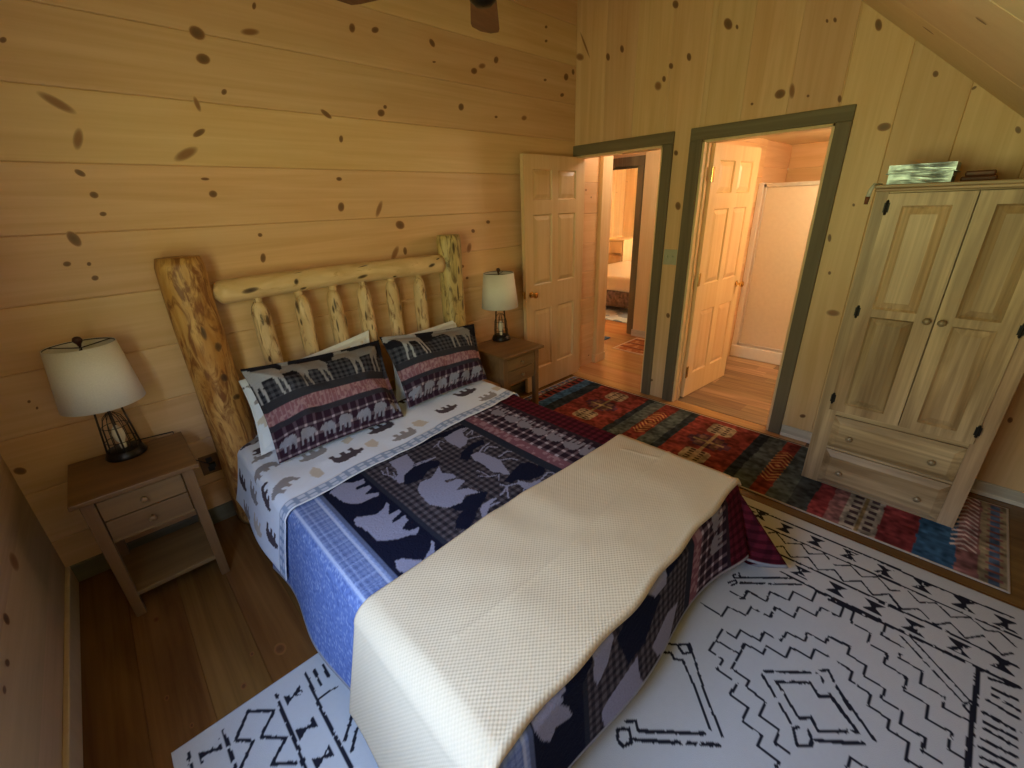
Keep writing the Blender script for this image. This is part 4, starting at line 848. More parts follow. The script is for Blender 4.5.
# top sheet, folded down over the quilt
v_ = np.linspace(0, 1, 150); s_ = np.arange(BXL - .325, BXR + .30, .0065); S, V = np.meshgrid(s_, v_)
edge = -.965 + (np.clip(S, BXL, BXR) - BXL) / (BXR - BXL) * .15 + .008 * np.sin(S * 11)
Ts = -.13 + (edge + .13) * V
C = np.zeros(S.shape + (3,)); C[:] = (.74, .79, .87)
BC = {2: (.085, .065, .075), 3: (.30, .28, .28), 4: (.60, .54, .46)}
for c_, pts in SHEET_SHAPES:
    q_ = np.array(pts).reshape(-1, 2); cx_, cy_ = (q_.min(0) + q_.max(0)) / 2; w_ = float(np.clip((q_.max(0) - q_.min(0))[0], .11, .17))
    if c_ == 4: C[in_poly(S, Ts, pts)] = BC[c_]
    else: C[in_poly(S, Ts, place(BEAR, cx_, cy_ + w_ * .33, w_, w_ * .68, rot=PI + .12, flip=len(pts) % 4 == 0))] = BC[c_]
prints = [(-3.10, -.72, 2, 1.2), (-3.17, -.52, 3, 1.4), (-3.25, -.80, 2, 1.5), (-3.06, -.58, 3, .2), (-3.30, -.60, 4, 1.5), (-3.2, -.30, 2, 1.4), (-3.34, -.36, 3, 1.6), (-3.02, -.80, 3, .6), (-1.5, -.65, 2, 1.6), (-1.42, -.5, 3, 1.6)]
R = random.Random(4)
for i in range(22): prints.append((-2.98 + .14 * (i % 11) + R.uniform(-.02, .02), -.22 - .16 * (i // 11) + R.uniform(-.03, .03), R.choice((2, 3, 4)), R.uniform(-.5, .5)))
for x, y, c_, ro in prints: C[in_poly(S, Ts, place(BEAR, x, y, .15, .10, rot=ro))] = BC[c_]
d_ = Ts - edge; k = d_ < .078; C[k] = (.55, .60, .70)
k2 = k & ((np.sin(S * 2 * PI / .05) > .4) | (np.sin(d_ * 2 * PI / .030) > .5)); C[k2] = (.27, .34, .47); C[k & (d_ < .010)] = (.68, .70, .74); C[k & (d_ > .070)] = (.70, .71, .74)
X, Y, Z = drape(S, Ts, lift=.011, flare_l=.24, wave=.7)
Z += .006 * (vnoise(S, Ts, .07, 8) - .5) * (S > BXL) * (S < BXR)
tag(grid_obj('bed_sheet', X, Y, Z, C, cloth_mat('printed_sheet', weave=700, bump=.12, mottle=.05), None, (S, Ts), solid=.004), 'white sheet printed with small brown bears, turned down over the quilt', 'sheet')
# cream waffle blanket across the foot
s_ = np.concatenate([np.arange(BXL - .44, BXR + .012, .008)]); v_ = np.linspace(0, 1, 90); S, V = np.meshgrid(s_, v_)
top = -1.615 + .012 * np.sin(S * 5 + 1) ; bot = -2.246 + .004 * np.sin(S * 9 + 2) + .004 * np.sin(S * 21) + .012 * np.clip((S + 2.2) / .4, 0, 1)
Tb = bot + (top - bot) * V
C = np.zeros(S.shape + (3,)); C[:] = (.70, .555, .36)
Tk_ = np.maximum(Tb, -2.165); X, Y, Z = drape(S, Tk_, lift=.019, r=.06, flare_l=.22, wave=.4); ov_ = Tk_ - Tb; Y = Y - ov_; Z = Z - 2.6 * ov_ ** 2
fade = np.clip((S - BXL) / .1, 0, 1)
Z += (.004 * np.exp(-((Tb + 1.93 - .03 * np.sin(S * 3)) / .007) ** 2) * (S > -2.95) + .003 * np.exp(-((S + 1.72 + .25 * (Tb + 1.8)) / .007) ** 2) * (Tb > -1.9) * (Tb < -1.72) + .010 * np.exp(-((Tb - bot - .012) / .012) ** 2) - .012 * np.exp(-((Tb - bot) / .007) ** 2) + .006 * (vnoise(S, Tb, .11, 5) - .5)) * fade
tag(grid_obj('blanket', X, Y, Z, C, cloth_mat('cream_waffle', waffle=.0125, mottle=.05), None, (S, Tb), solid=.012), 'cream waffle weave blanket laid across the foot of the bed', 'blanket')

# pillows
def pillow(name, BL, BR, TL, TR, thick, colfn, mat, n=(110, 76), flange=.025, pinch=.055, seed=0):
    BL, BR, TL, TR = map(np.array, (BL, BR, TL, TR)); nu, nv = n
    u = np.linspace(0, 1, nu); v = np.linspace(0, 1, nv); U, V = np.meshgrid(u, v)
    ax_u = (BR - BL + TR - TL) / 2; ax_v = (TL - BL + TR - BR) / 2; N = np.cross(ax_u, ax_v); N /= np.linalg.norm(N)
    Wd, Hd = np.linalg.norm(ax_u), np.linalg.norm(ax_v)
    uu = U + pinch * (U - .5) * -2 * np.sin(PI * V) * .5; vv = V + pinch * (V - .5) * -2 * np.sin(PI * U) * .5
    Pt = BL * ((1 - uu) * (1 - vv))[..., None] + BR * (uu * (1 - vv))[..., None] + TL * ((1 - uu) * vv)[..., None] + TR * (uu * vv)[..., None]
    e = np.minimum(np.minimum(U, 1 - U) * Wd, np.minimum(V, 1 - V) * Hd); f = np.clip((e - flange) / .2, 0, 1)
    prof = np.sin(np.minimum(f, 1) * PI / 2) ** .75
    wr = (vnoise(U * Wd, V * Hd, .09, seed) - .5) * .034 + (vnoise(U * Wd, V * Hd, .04, seed + 1) - .5) * .010
    front = Pt + N * (prof * thick * (1 + 0) + wr * np.clip(e / .05, 0, 1) + .003)[..., None]
    back = Pt - N * (prof * thick * .45 + .003)[..., None]
    col = colfn(U, 1 - V, Wd, Hd); colb = np.zeros_like(col); colb[:] = col.mean((0, 1))
    P3 = np.concatenate([front.reshape(-1, 3), back.reshape(-1, 3)]); C3 = np.concatenate([col.reshape(-1, 3), colb.reshape(-1, 3)])
    idx = np.arange(nu * nv).reshape(nv, nu); q = np.stack([idx[:-1, :-1], idx[:-1, 1:], idx[1:, 1:], idx[1:, :-1]], -1).reshape(-1, 4); qb = q[:, ::-1] + nu * nv
    rim = list(idx[0, :]) + list(idx[1:, -1]) + list(idx[-1, -2::-1]) + list(idx[-2:0:-1, 0]); rim = np.array(rim); nx_ = np.roll(rim, -1)
    qs = np.stack([nx_, rim, rim + nu * nv, nx_ + nu * nv], -1)
    F = np.concatenate([q, qb, qs]); me = bpy.data.meshes.new(name); me.from_pydata(P3.tolist(), [], F.tolist()); me.materials.append(mat)
    me.color_attributes.new('col', 'FLOAT_COLOR', 'POINT').data.foreach_set('color', np.concatenate([C3, np.ones((len(C3), 1))], 1).astype(np.float32).ravel())
    ul = me.uv_layers.new(name='UVMap'); UVs = np.concatenate([np.stack([U * Wd, V * Hd], -1).reshape(-1, 2)] * 2)[F.ravel()]; ul.data.foreach_set('uv', UVs.astype(np.float32).ravel())
    me.polygons.foreach_set('use_smooth', [True] * len(me.polygons)); me.update()
    o = bpy.data.objects.new(name, me); COL.objects.link(o); return o
def sham_col(anim):
    def f(U, V, Wd, Hd):                               # V down from the top edge
        x, y = U * Wd, V * Hd; C = np.zeros(U.shape + (3,)); C[:] = (.014, .013, .020); n = vnoise(x, y, .012, 3)
        band = .18 + .05 * np.sin(x * 11); k = (V > band * 1.0) & (V < .47); C[k] = (.045, .045, .06)
        ch = np.sign(np.sin(x * 2 * PI / .03)) + np.sign(np.sin(y * 2 * PI / .03)); C[k & (ch > 1)] = (.075, .075, .095); C[k & (ch < -1)] = (.016, .016, .024)
        k = (V > .41) & (V < .50); C[k] = (.035, .034, .045)
        k = (V >= .50) & (V < .645); C[k] = (.22, .10, .125); C[k & (n > .6)] = (.33, .20, .22); C[k & (np.sin(x * 2 * PI / .022) > .75)] = (.30, .17, .2)
        k = (V >= .645) & (V < .70); C[k] = (.035, .032, .045)
        k = V >= .70; C[k] = (.030, .014, .026); px, py = x / .05, y / .05
        C[k & (px % 1 < .28)] = (.085, .055, .08); C[k & (py % 1 < .28)] = (.11, .08, .10); C[k & (px % 1 < .28) & (py % 1 < .28)] = (.36, .30, .34)
        for i in range(7): C[in_poly(x, -y, place(BEAR, .06 + i * .105, -.935 * Hd, .085, .075 + .01 * (i % 2), flip=i % 2))] = (.24, .24, .29)
        for ux, w_, h_, fl, tint in anim:
            C[in_poly(x, -y, place(MOOSE, ux * Wd, -.42 * Hd, w_, h_ * 1.2, flip=fl))] = tint
        return C
    return f
sham_m = cloth_mat('sham_cloth', quilting=60, bump=.3, mottle=.24, mscale=110)
LA, LB = (.25, .235, .245), (.34, .34, .38)
o = pillow('pillow_sham', (-3.0, -.60, .535), (-2.305, -.595, .53), (-2.99, -.265, .94), (-2.225, -.26, .915), .105, sham_col([(.06, .22, .20, False, LB), (.36, .24, .19, False, LA), (.76, .28, .20, False, LA)]), sham_m, seed=2, n=(150, 100)); tag(o, 'left of the two dark moose pattern pillow shams leaning on the headboard', 'pillow', 'patterned pillow shams')
o = pillow('pillow_sham.001', (-2.232, -.54, .54), (-1.585, -.515, .53), (-2.222, -.27, .935), (-1.475, -.27, .865), .105, sham_col([(.17, .24, .21, False, LB), (.68, .30, .19, False, LA)]), sham_m, seed=6, n=(150, 100)); tag(o, 'right of the two dark moose pattern pillow shams, nearer the small table', 'pillow', 'patterned pillow shams')
def white_col(seed):
    def f(U, V, Wd, Hd):
        x, y = U * Wd, V * Hd; C = np.zeros(U.shape + (3,)); C[:] = (.74, .78, .84); R = random.Random(seed)
        for i in range(26): C[in_poly(x, -y, place(BEAR, R.uniform(0, Wd), -R.uniform(.05, Hd), .12, .08, rot=R.uniform(-.6, .6)))] = R.choice(list(BC.values()))
        k = V < .10; C[k] = (.70, .71, .72); return C
    return f
wm = cloth_mat('pillowcase_cloth', weave=700, bump=.12, mottle=.05)
o = pillow('bed_pillow', (-3.035, -.42, .52), (-2.33, -.36, .52), (-3.0, -.19, .86), (-2.235, -.165, .965), .08, white_col(1), wm, seed=11, pinch=.05); tag(o, 'white bear print pillow showing behind the left dark sham', 'pillow', 'white pillows behind the shams')
o = pillow('bed_pillow.001', (-2.22, -.36, .52), (-1.56, -.36, .52), (-2.12, -.165, .88), (-1.57, -.165, .90), .08, white_col(2), wm, seed=13, pinch=.05); tag(o, 'white bear print pillow showing behind the right dark sham', 'pillow', 'white pillows behind the shams')

# ------------------------------------------------------------------ nightstands
NX0, NX1, NY0, NY1, NZ = -3.72, -3.295, -.10, -.535, .65
ns = thing('nightstand', 'wooden nightstand left of the bed, in the corner by the left wall', 'nightstand', ((NX0 + NX1) / 2, (NY0 + NY1) / 2, 0), 'nightstands either side of the bed')
at(ns, MB().box(NX0, NX1, NY1, NY0, NZ - .022, NZ), 'tabletop', 'standtop', bevel=.004)
lx0, lx1, ly0, ly1 = NX0 + .022, NX1 - .022, NY0 - .02, NY1 + .04
for lx, ly in ((lx0, ly1), (lx1 - .045, ly1), (lx0, ly0 - .045), (lx1 - .045, ly0 - .045)):
    mb = MB(); cx_, cy_ = lx + .0225, ly + .0225; q = lambda h, z: [(cx_ - h, cy_ - h, z), (cx_ + h, cy_ - h, z), (cx_ + h, cy_ + h, z), (cx_ - h, cy_ + h, z)]
    mb.hull(q(.018, 0), q(.0225, NZ - .022)); at(ns, mb, 'leg', 'stand_z', bevel=.003)
for lx in (lx0 + .008, lx1 - .022): at(ns, MB().box(lx, lx + .014, ly1 + .045, ly0 - .045, .41, NZ - .022), 'side_panel', 'stand_x', bevel=.002)
at(ns, MB().box(lx0 + .045, lx1 - .045, ly0 - .022, ly0 - .008, .41, NZ - .022), 'back_panel', 'stand_x', bevel=.002)
for z0, z1, yb in ((.398, .412, ly0 - .03), (NZ - .04, NZ - .022, ly1 + .03)): at(ns, MB().box(lx0 + .045, lx1 - .045, ly1 + .012, yb, z0, z1), 'drawer_rail', 'stand_x', bevel=.002)
at(ns, MB().box(lx0 + .005, lx1 - .005, ly1 + .006, ly0 - .006, .105, .127), 'shelf', 'stand_x', bevel=.003)
for z0, z1 in ((.414, .508), (.513, .607)):
    d = at(ns, MB().box(lx0 + .048, lx1 - .048, ly1 + .004, ly1 + .022, z0, z1).box(lx0 + .06, lx1 - .06, ly1 + .022, ly0 - .05, z0 + .005, z0 + .07), 'drawer', 'stand_x', bevel=.003)
    k = sub_(ns, MB().lathe([(.007, 0), (.006, -.012), (.012, -.018), (.014, -.024), (.010, -.030), (0, -.031)], ((lx0 + lx1) / 2, ly1 + .004, (z0 + z1) / 2), 14, axis='Y'), 'knob', M['stand_x'], d, smooth=True)
ns2 = copy_tree(ns, ((-1.44 - 1.015) / 2, (NY0 + NY1) / 2 - .015, 0)); ns2['label'] = 'wooden nightstand right of the bed, in front of the open six panel door'

# ------------------------------------------------------------------ lamps
lp = thing('table_lamp', 'lamp with white drum shade and caged base on the nightstand beside the left wall', 'lamp', (-3.515, -.185, NZ), 'table lamps')
def atl(mb, name, m, **kw): return mb.build(name, M[m], lp, **kw)
atl(MB().lathe([(.0, .0), (.075, 0), (.077, .006), (.073, .016), (.067, .032), (.062, .037), (0, .037)], n=28), 'base', 'bronze', smooth=True)
mb = MB(); nb = 12
for k in range(nb):
    a = 2 * PI * k / nb; r0, r1 = .062, .044
    if k % 3 == 0: mb.tube([(r0 * math.cos(a), r0 * math.sin(a), .03), (r1 * 1.02 * math.cos(a), r1 * 1.02 * math.sin(a), .245)], .0042, 6)
    else: mb.tube([(r0 * .92 * math.cos(a), r0 * .92 * math.sin(a), .03), (.049 * math.cos(a), .049 * math.sin(a), .15), (.036 * math.cos(a), .036 * math.sin(a), .19), (.012 * math.cos(a), .012 * math.sin(a), .215)], .0017, 5)
for z, r in ((.08, .0555), (.15, .0485)):
    mb.tube([(r * math.cos(t), r * math.sin(t), z) for t in np.linspace(0, 2 * PI, 25)], .0017, 5, cap=False)
mb.lathe([(.047, .243), (.047, .252), (.010, .256), (.010, .262), (0, .262)], n=20)
atl(mb, 'cage', 'wire', smooth=True)
atl(MB().lathe([(.012, .034), (.013, .06), (.010, .064), (.020, .085), (.024, .11), (.018, .135), (.006, .15), (0, .151)], n=18), 'bulb', 'bulb', smooth=True)
atl(MB().lathe([(.008, .255), (.008, .30), (.014, .302), (.014, .34), (.004, .345), (.004, .53), (.006, .532), (0, .533)], n=14), 'stem', 'bronze', smooth=True)
SB, ST, RB, RT = .268, .532, .146, .118
mb = MB(); mb.lathe([(RB, SB), (RT, ST)], n=56); mb.f = mb.f[:-2]; mb.m = mb.m[:-2]; mb.r = mb.r[:-2]
so = atl(mb, 'shade', 'shade', smooth=True); md = so.modifiers.new('Thickness', 'SOLIDIFY'); md.thickness = .003; md.offset = -1
mb = MB()
for k in range(3): a = 2 * PI * k / 3 + .5; mb.tube([(.004 * math.cos(a), .004 * math.sin(a), ST - .012), ((RT - .002) * math.cos(a), (RT - .002) * math.sin(a), ST - .004)], .0022, 6)
mb.tube([((RT - .004) * math.cos(t), (RT - .004) * math.sin(t), ST - .003) for t in np.linspace(0, 2 * PI, 41)], .0022, 6, cap=False)
atl(mb, 'shade_frame', 'bronze', smooth=True)
mb = MB(); mb.tube([((RB - .004) * math.cos(t), (RB - .004) * math.sin(t), SB + .003) for t in np.linspace(0, 2 * PI, 41)], .0022, 6, cap=False)
atl(mb, 'shade_ring', 'bronze', smooth=True)
atl(MB().lathe([(.006, ST - .005), (.008, ST + .004), (.014, ST + .012), (.017, ST + .022), (.013, ST + .032), (.006, ST + .036), (0, ST + .037)], n=16), 'finial', 'finial', smooth=True)
lp2 = copy_tree(lp, (-1.125, -.175, NZ)); lp2['label'] = 'lamp with white drum shade on the nightstand in front of the open six panel door'
cd = atl(MB().tube([(.0, .05, .012), (.02, .125, .006), (.19, .16, -.02), (.20, .165, -.12), (.24, .166, -.22), (.30, .165, -.275)], .003, 6), 'power_cord', 'cord', smooth=True)
MB().box(.288, .318, .150, .176, -.292, -.266).build('plug', M['cord'], cd, bevel=.004)

# ------------------------------------------------------------------ wardrobe
WX, WY0, WY1, WZ, WB = -.512, -2.287, -2.985, 1.69, .010
wd = thing('wardrobe', 'tall light brown wooden wardrobe with two panelled doors over two drawers', 'wardrobe', (-.27, -2.636, 0))
mb = MB().box(WX + .02, -.03, WY0 - .022, WY0, WB, WZ - .03).box(WX + .02, -.03, WY1, WY1 + .022, WB, WZ - .03).box(-.045, -.03, WY1 + .02, WY0 - .02, .05, WZ - .03).box(WX + .03, -.045, WY1 + .02, WY0 - .02, .10, .125).box(WX + .03, -.045, WY1 + .02, WY0 - .02, .475, .497).box(WX + .02, -.03, WY1 + .02, WY0 - .02, WZ - .06, WZ - .03)
at(wd, mb, 'carcass', 'hickory_z', bevel=.003)
for ya, yb, yc, yd in ((WY0 - .085, WY0, WY0 - .048, WY0), (WY1, WY1 + .066, WY1, WY1 + .055)):
    r_ = random.random(); at(wd, MB().box(WX, WX + .02, ya, yb, WB, .50, rnd=r_).box(WX, WX + .02, yc, yd, .50, WZ - .03, rnd=r_), 'stile', 'hickory_z')
for ya, yb, za, zb in ((WY1 + .055, WY0 - .048, 1.652, WZ - .03), (WY1 + .066, WY0 - .085, .47, .50), (WY1 + .066, WY0 - .085, WB, .022), (WY1 + .066, WY0 - .085, .252, .266)):
    at(wd, MB().box(WX, WX + .02, ya, yb, za, zb), 'rail', 'hickory_y', bevel=.002)
mb = MB().box(WX - .012, -.02, WY1 - .012, WY0 + .012, WZ - .016, WZ).box(WX - .006, -.025, WY1 - .006, WY0 + .006, WZ - .03, WZ - .016)
at(wd, mb, 'top', 'hickory_y', bevel=.004)
def slab_front(mb, y0, y1, z0, z1, x, t):
    r = random.random()
    mb.add([(x, y0, z0), (x, y1, z0), (x, y1, z1), (x, y0, z1), (x + t, y0, z0), (x + t, y1, z0), (x + t, y1, z1), (x + t, y0, z1)], [(4, 7, 6, 5), (0, 4, 5, 1), (1, 5, 6, 2), (2, 6, 7, 3), (3, 7, 4, 0)], 0, r)
def wdoor(y0, y1, knob_y, hinge_y):
    panels = [(y0 + .070, y1 - .062, 1.10, 1.595), (y0 + .070, y1 - .062, .55, 1.06)]
    mb = MB(); panel_face(mb, y0, y1, .503, 1.65, panels, lambda a, b, d: (WX - .018 + d, a, b), depth=.012, slope=.017); slab_front(mb, y0, y1, .503, 1.65, WX - .018, .018)
    d = at(wd, mb, 'door', 'hickory_z')
    sub_(wd, MB().lathe([(.008, 0), (.007, -.012), (.014, -.018), (.0165, -.026), (.012, -.033), (0, -.034)], (WX - .018, knob_y, 1.073), 16, axis='X'), 'knob', M['pewter'], d, smooth=True)
    for z in (.575, 1.078, 1.588):
        h = MB(); h.tube([(WX - .021, hinge_y, z - .028), (WX - .021, hinge_y, z + .028)], .006, 8); h.box(WX - .0205, WX - .0175, hinge_y - .011, hinge_y + .011, z - .022, z + .022); h.lathe([(.0, -.036), (.006, -.03), (.004, -.028)], (WX - .021, hinge_y, z), 8); h.lathe([(.004, .028), (.006, .03), (0, .036)], (WX - .021, hinge_y, z), 8)
        sub_(wd, h, 'hinge', M['iron'], d)
    return d
wdoor(-2.643, -2.337, -2.618, -2.342); wdoor(-2.928, -2.647, -2.672, -2.926)
for z0, z1 in ((.268, .468), (.024, .250)):
    y0, y1, e, x = -2.918, -2.372, .036, WX - .024
    mb = MB(); r = random.random()
    mb.add([(x, y0 + e, z0 + e), (x, y1 - e, z0 + e), (x, y1 - e, z1 - e), (x, y0 + e, z1 - e), (x + .020, y0, z0), (x + .020, y1, z0), (x + .020, y1, z1), (x + .020, y0, z1)], [(0, 3, 2, 1), (0, 1, 5, 4), (1, 2, 6, 5), (2, 3, 7, 6), (3, 0, 4, 7)], 0, r)
    mb.box(WX - .004, WX + .004, y0, y1, z0, z1, rnd=r); mb.box(WX + .004, -.06, y0 + .02, y1 - .02, z0 + .01, z1 - .03)
    d = at(wd, mb, 'drawer', 'hickory_y')
    for ky in (-2.467, -2.815): sub_(wd, MB().lathe([(.007, 0), (.006, -.010), (.013, -.015), (.016, -.023), (.012, -.030), (0, -.031)], (x, ky, (z0 + z1) / 2 - .008), 16, axis='X'), 'knob', M['pewter'], d, smooth=True)
# things on the wardrobe
ft = thing('foil_box', 'shiny silver foil wrapped box lying on top of the wardrobe', 'box', (-.33, -2.42, WZ))
mb = MB()
def crinkle(mb, x0, x1, y0, y1, z0, z1, n=8):
    vs, fs = [], []
    R = random.Random(9); faces = [(lambda a, b: (x0, y0 + (y1 - y0) * a, z0 + (z1 - z0) * b), (-1, 0, 0)), (lambda a, b: (x1, y0 + (y1 - y0) * a, z0 + (z1 - z0) * b), (1, 0, 0)), (lambda a, b: (x0 + (x1 - x0) * a, y0, z0 + (z1 - z0) * b), (0, -1, 0)), (lambda a, b: (x0 + (x1 - x0) * a, y1, z0 + (z1 - z0) * b), (0, 1, 0)), (lambda a, b: (x0 + (x1 - x0) * a, y0 + (y1 - y0) * b, z1), (0, 0, 1)), (lambda a, b: (x0 + (x1 - x0) * a, y0 + (y1 - y0) * b, z0), (0, 0, -1))]
    for fn, nn in faces:
        o = len(vs)
        for j in range(n):
            for i in range(n):
                a, b = i / (n - 1), j / (n - 1); p = fn(a, b); e = min(a, 1 - a, b, 1 - b); d = R.uniform(-.0016, .0016) * min(1, e * 8); d = d if nn[2] >= 0 else 0
                vs.append(tuple(p[q] + nn[q] * d for q in range(3)))
        for j in range(n - 1):
            for i in range(n - 1): fs.append((o + j * n + i, o + j * n + i + 1, o + (j + 1) * n + i + 1, o + (j + 1) * n + i))
    mb.add(vs, fs)
crinkle(mb, -.44, -.20, -2.535, -2.305, WZ + .001, WZ + .046); at(ft, mb, 'lower_tray', 'foil')
mb = MB(); crinkle(mb, -.445, -.195, -2.54, -2.30, WZ + .049, WZ + .085); at(ft, mb, 'upper_tray', 'foil')
at(ft, MB().box(-.452, -.188, -2.547, -2.294, WZ + .045, WZ + .050), 'rim', 'foil', bevel=.002)
rb = MB().box(-.34, -.14, -2.68, -2.56, WZ, WZ + .022).box(-.33, -.15, -2.67, -2.57, WZ + .022, WZ + .045).build('wooden_box', M['redwood'], bevel=.006); tag(rb, 'low red brown wooden box behind the foil wrapped box on the wardrobe', 'box')
cw = thing('hanging_cord', 'pale cord with a dark tip hanging over the wardrobe top corner', 'cord', (-.5, -2.27, WZ))
at(cw, MB().tube([(-.40, -2.284, WZ + .004), (-.44, -2.282, WZ + .005), (-.47, -2.28, WZ + .006), (-.505, -2.268, WZ + .004), (-.522, -2.262, WZ - .02), (-.52, -2.258, WZ - .05)], [.003, .003, .004, .006, .009, .009], 8), 'cord_line', 'palecord', smooth=True)
at(cw, MB().tube([(-.52, -2.258, WZ - .05), (-.518, -2.256, WZ - .085)], [.010, .008], 10), 'dark_tip', 'redwood', smooth=True)

# ------------------------------------------------------------------ ceiling fan (its lower rim and one blade dip into the top of the picture)
HX, HY, HZ = -2.04, -1.18, 2.352
fn = thing('ceiling_fan', 'dark ceiling fan hanging from the sloped ceiling, its hub at the top edge', 'fan', (HX, HY, HZ))
def atf(mb, name, m, par=None, **kw): return mb.build(name, M[m], par or fn, **kw)
atf(MB().lathe([(0, 0), (.03, .004), (.05, .02), (.058, .045), (.056, .07), (.05, .08), (.085, .09), (.105, .12), (.108, .18), (.09, .21), (.04, .225), (0, .226)], n=32), 'motor_housing', 'bronze', smooth=True)
atf(MB().lathe([(.013, .22), (.013, .80)], n=12), 'downrod', 'bronze', smooth=True)
atf(MB().lathe([(0, .76), (.06, .78), (.075, .84), (.07, .90), (0, .90)], n=20), 'canopy', 'bronze', smooth=True)
for k in range(5):
    a = math.radians(-24 + 72 * k); rot = Matrix.Rotation(a, 4, 'Z') @ Matrix.Rotation(math.radians(11), 4, 'X')
    mb = MB(); pts = []
    for i in range(13):
        t = i / 12; x = .17 + .47 * t; w_ = .052 + .022 * t; e = math.sqrt(max(0, 1 - max(0, (t - .86) / .14) ** 2)) if t > .86 else 1; pts.append((x, w_ * max(e, .35)))
    lo = [(x, -w_) for x, w_ in pts] + [(x, w_) for x, w_ in reversed(pts)]
    tr = lambda x, y, z: tuple(rot @ Vector((x, y, z)) + Vector((0, 0, .118)))
    mb.hull([tr(x, y, -.003) for x, y in lo], [tr(x, y, .003) for x, y in lo])
    b = atf(mb, 'blade', 'fanblade', bevel=.001)
    mb = MB(); mb.add([tr(x, y, z) for x in (.09, .22) for y in (-.022, .022) for z in (-.009, -.003)], [(0, 1, 3, 2), (4, 6, 7, 5), (0, 4, 5, 1), (2, 3, 7, 6), (0, 2, 6, 4), (1, 5, 7, 3)]); mb.build('blade_bracket', M['bronze'], b)

# ------------------------------------------------------------------ rugs
def c_area(X, Y):
    C = np.zeros(X.shape + (3,)); C[:] = (.53, .53, .52)
    jit = .75 + .5 * vnoise(X, Y, .009, 21); gap = vnoise(X, Y, .020, 22) > .12
    k = np.zeros(X.shape, bool)
    for w_, p in RUG_LINES: k |= near_line(X, Y, p, w_ * .00082, jit, gap)
    # the far border and the end bars carry on under the bed, as the woven pattern repeats
    for y in np.arange(-1.48, -2.2, -.1396): RUG_EXTRA.append((-1.107, y)); RUG_EXTRA.append((-1.384, y))
    for x, w_ in ((-1.045, .011), (-1.17, .012), (-1.32, .012), (-1.455, .016)): k |= near_line(X, Y, [x, -1.33, x, -2.26], w_, jit, gap)
    for bx, by in [tuple(b) for b in RUG_BOWS[:14]] + RUG_EXTRA:
        dx, dy = np.abs(X - bx), np.abs(Y - by); k |= (dx < .034) & (dy < .007 + dx * .85) & (vnoise(X, Y, .012, 23) > .15)
    for bx, by in [tuple(b) for b in RUG_BOWS[14:]]:
        dx, dy = np.abs(X - bx), np.abs(Y - by); k |= (dx < .030) & (dy < .005 + dx * .62) & (vnoise(X, Y, .012, 23) > .25)
    C[k] = (.018, .018, .026); return C
RUG_EXTRA = []
ar = flat_rug('area_rug', -3.665, -.974, -3.285, -1.262, .011, c_area, cloth_mat('cream_rug_cloth', weave=330, mottle=.05, mscale=40, bump=.35), .0045)
tag(ar, 'large white rug with black zigzag lines under the foot of the bed', 'rug')
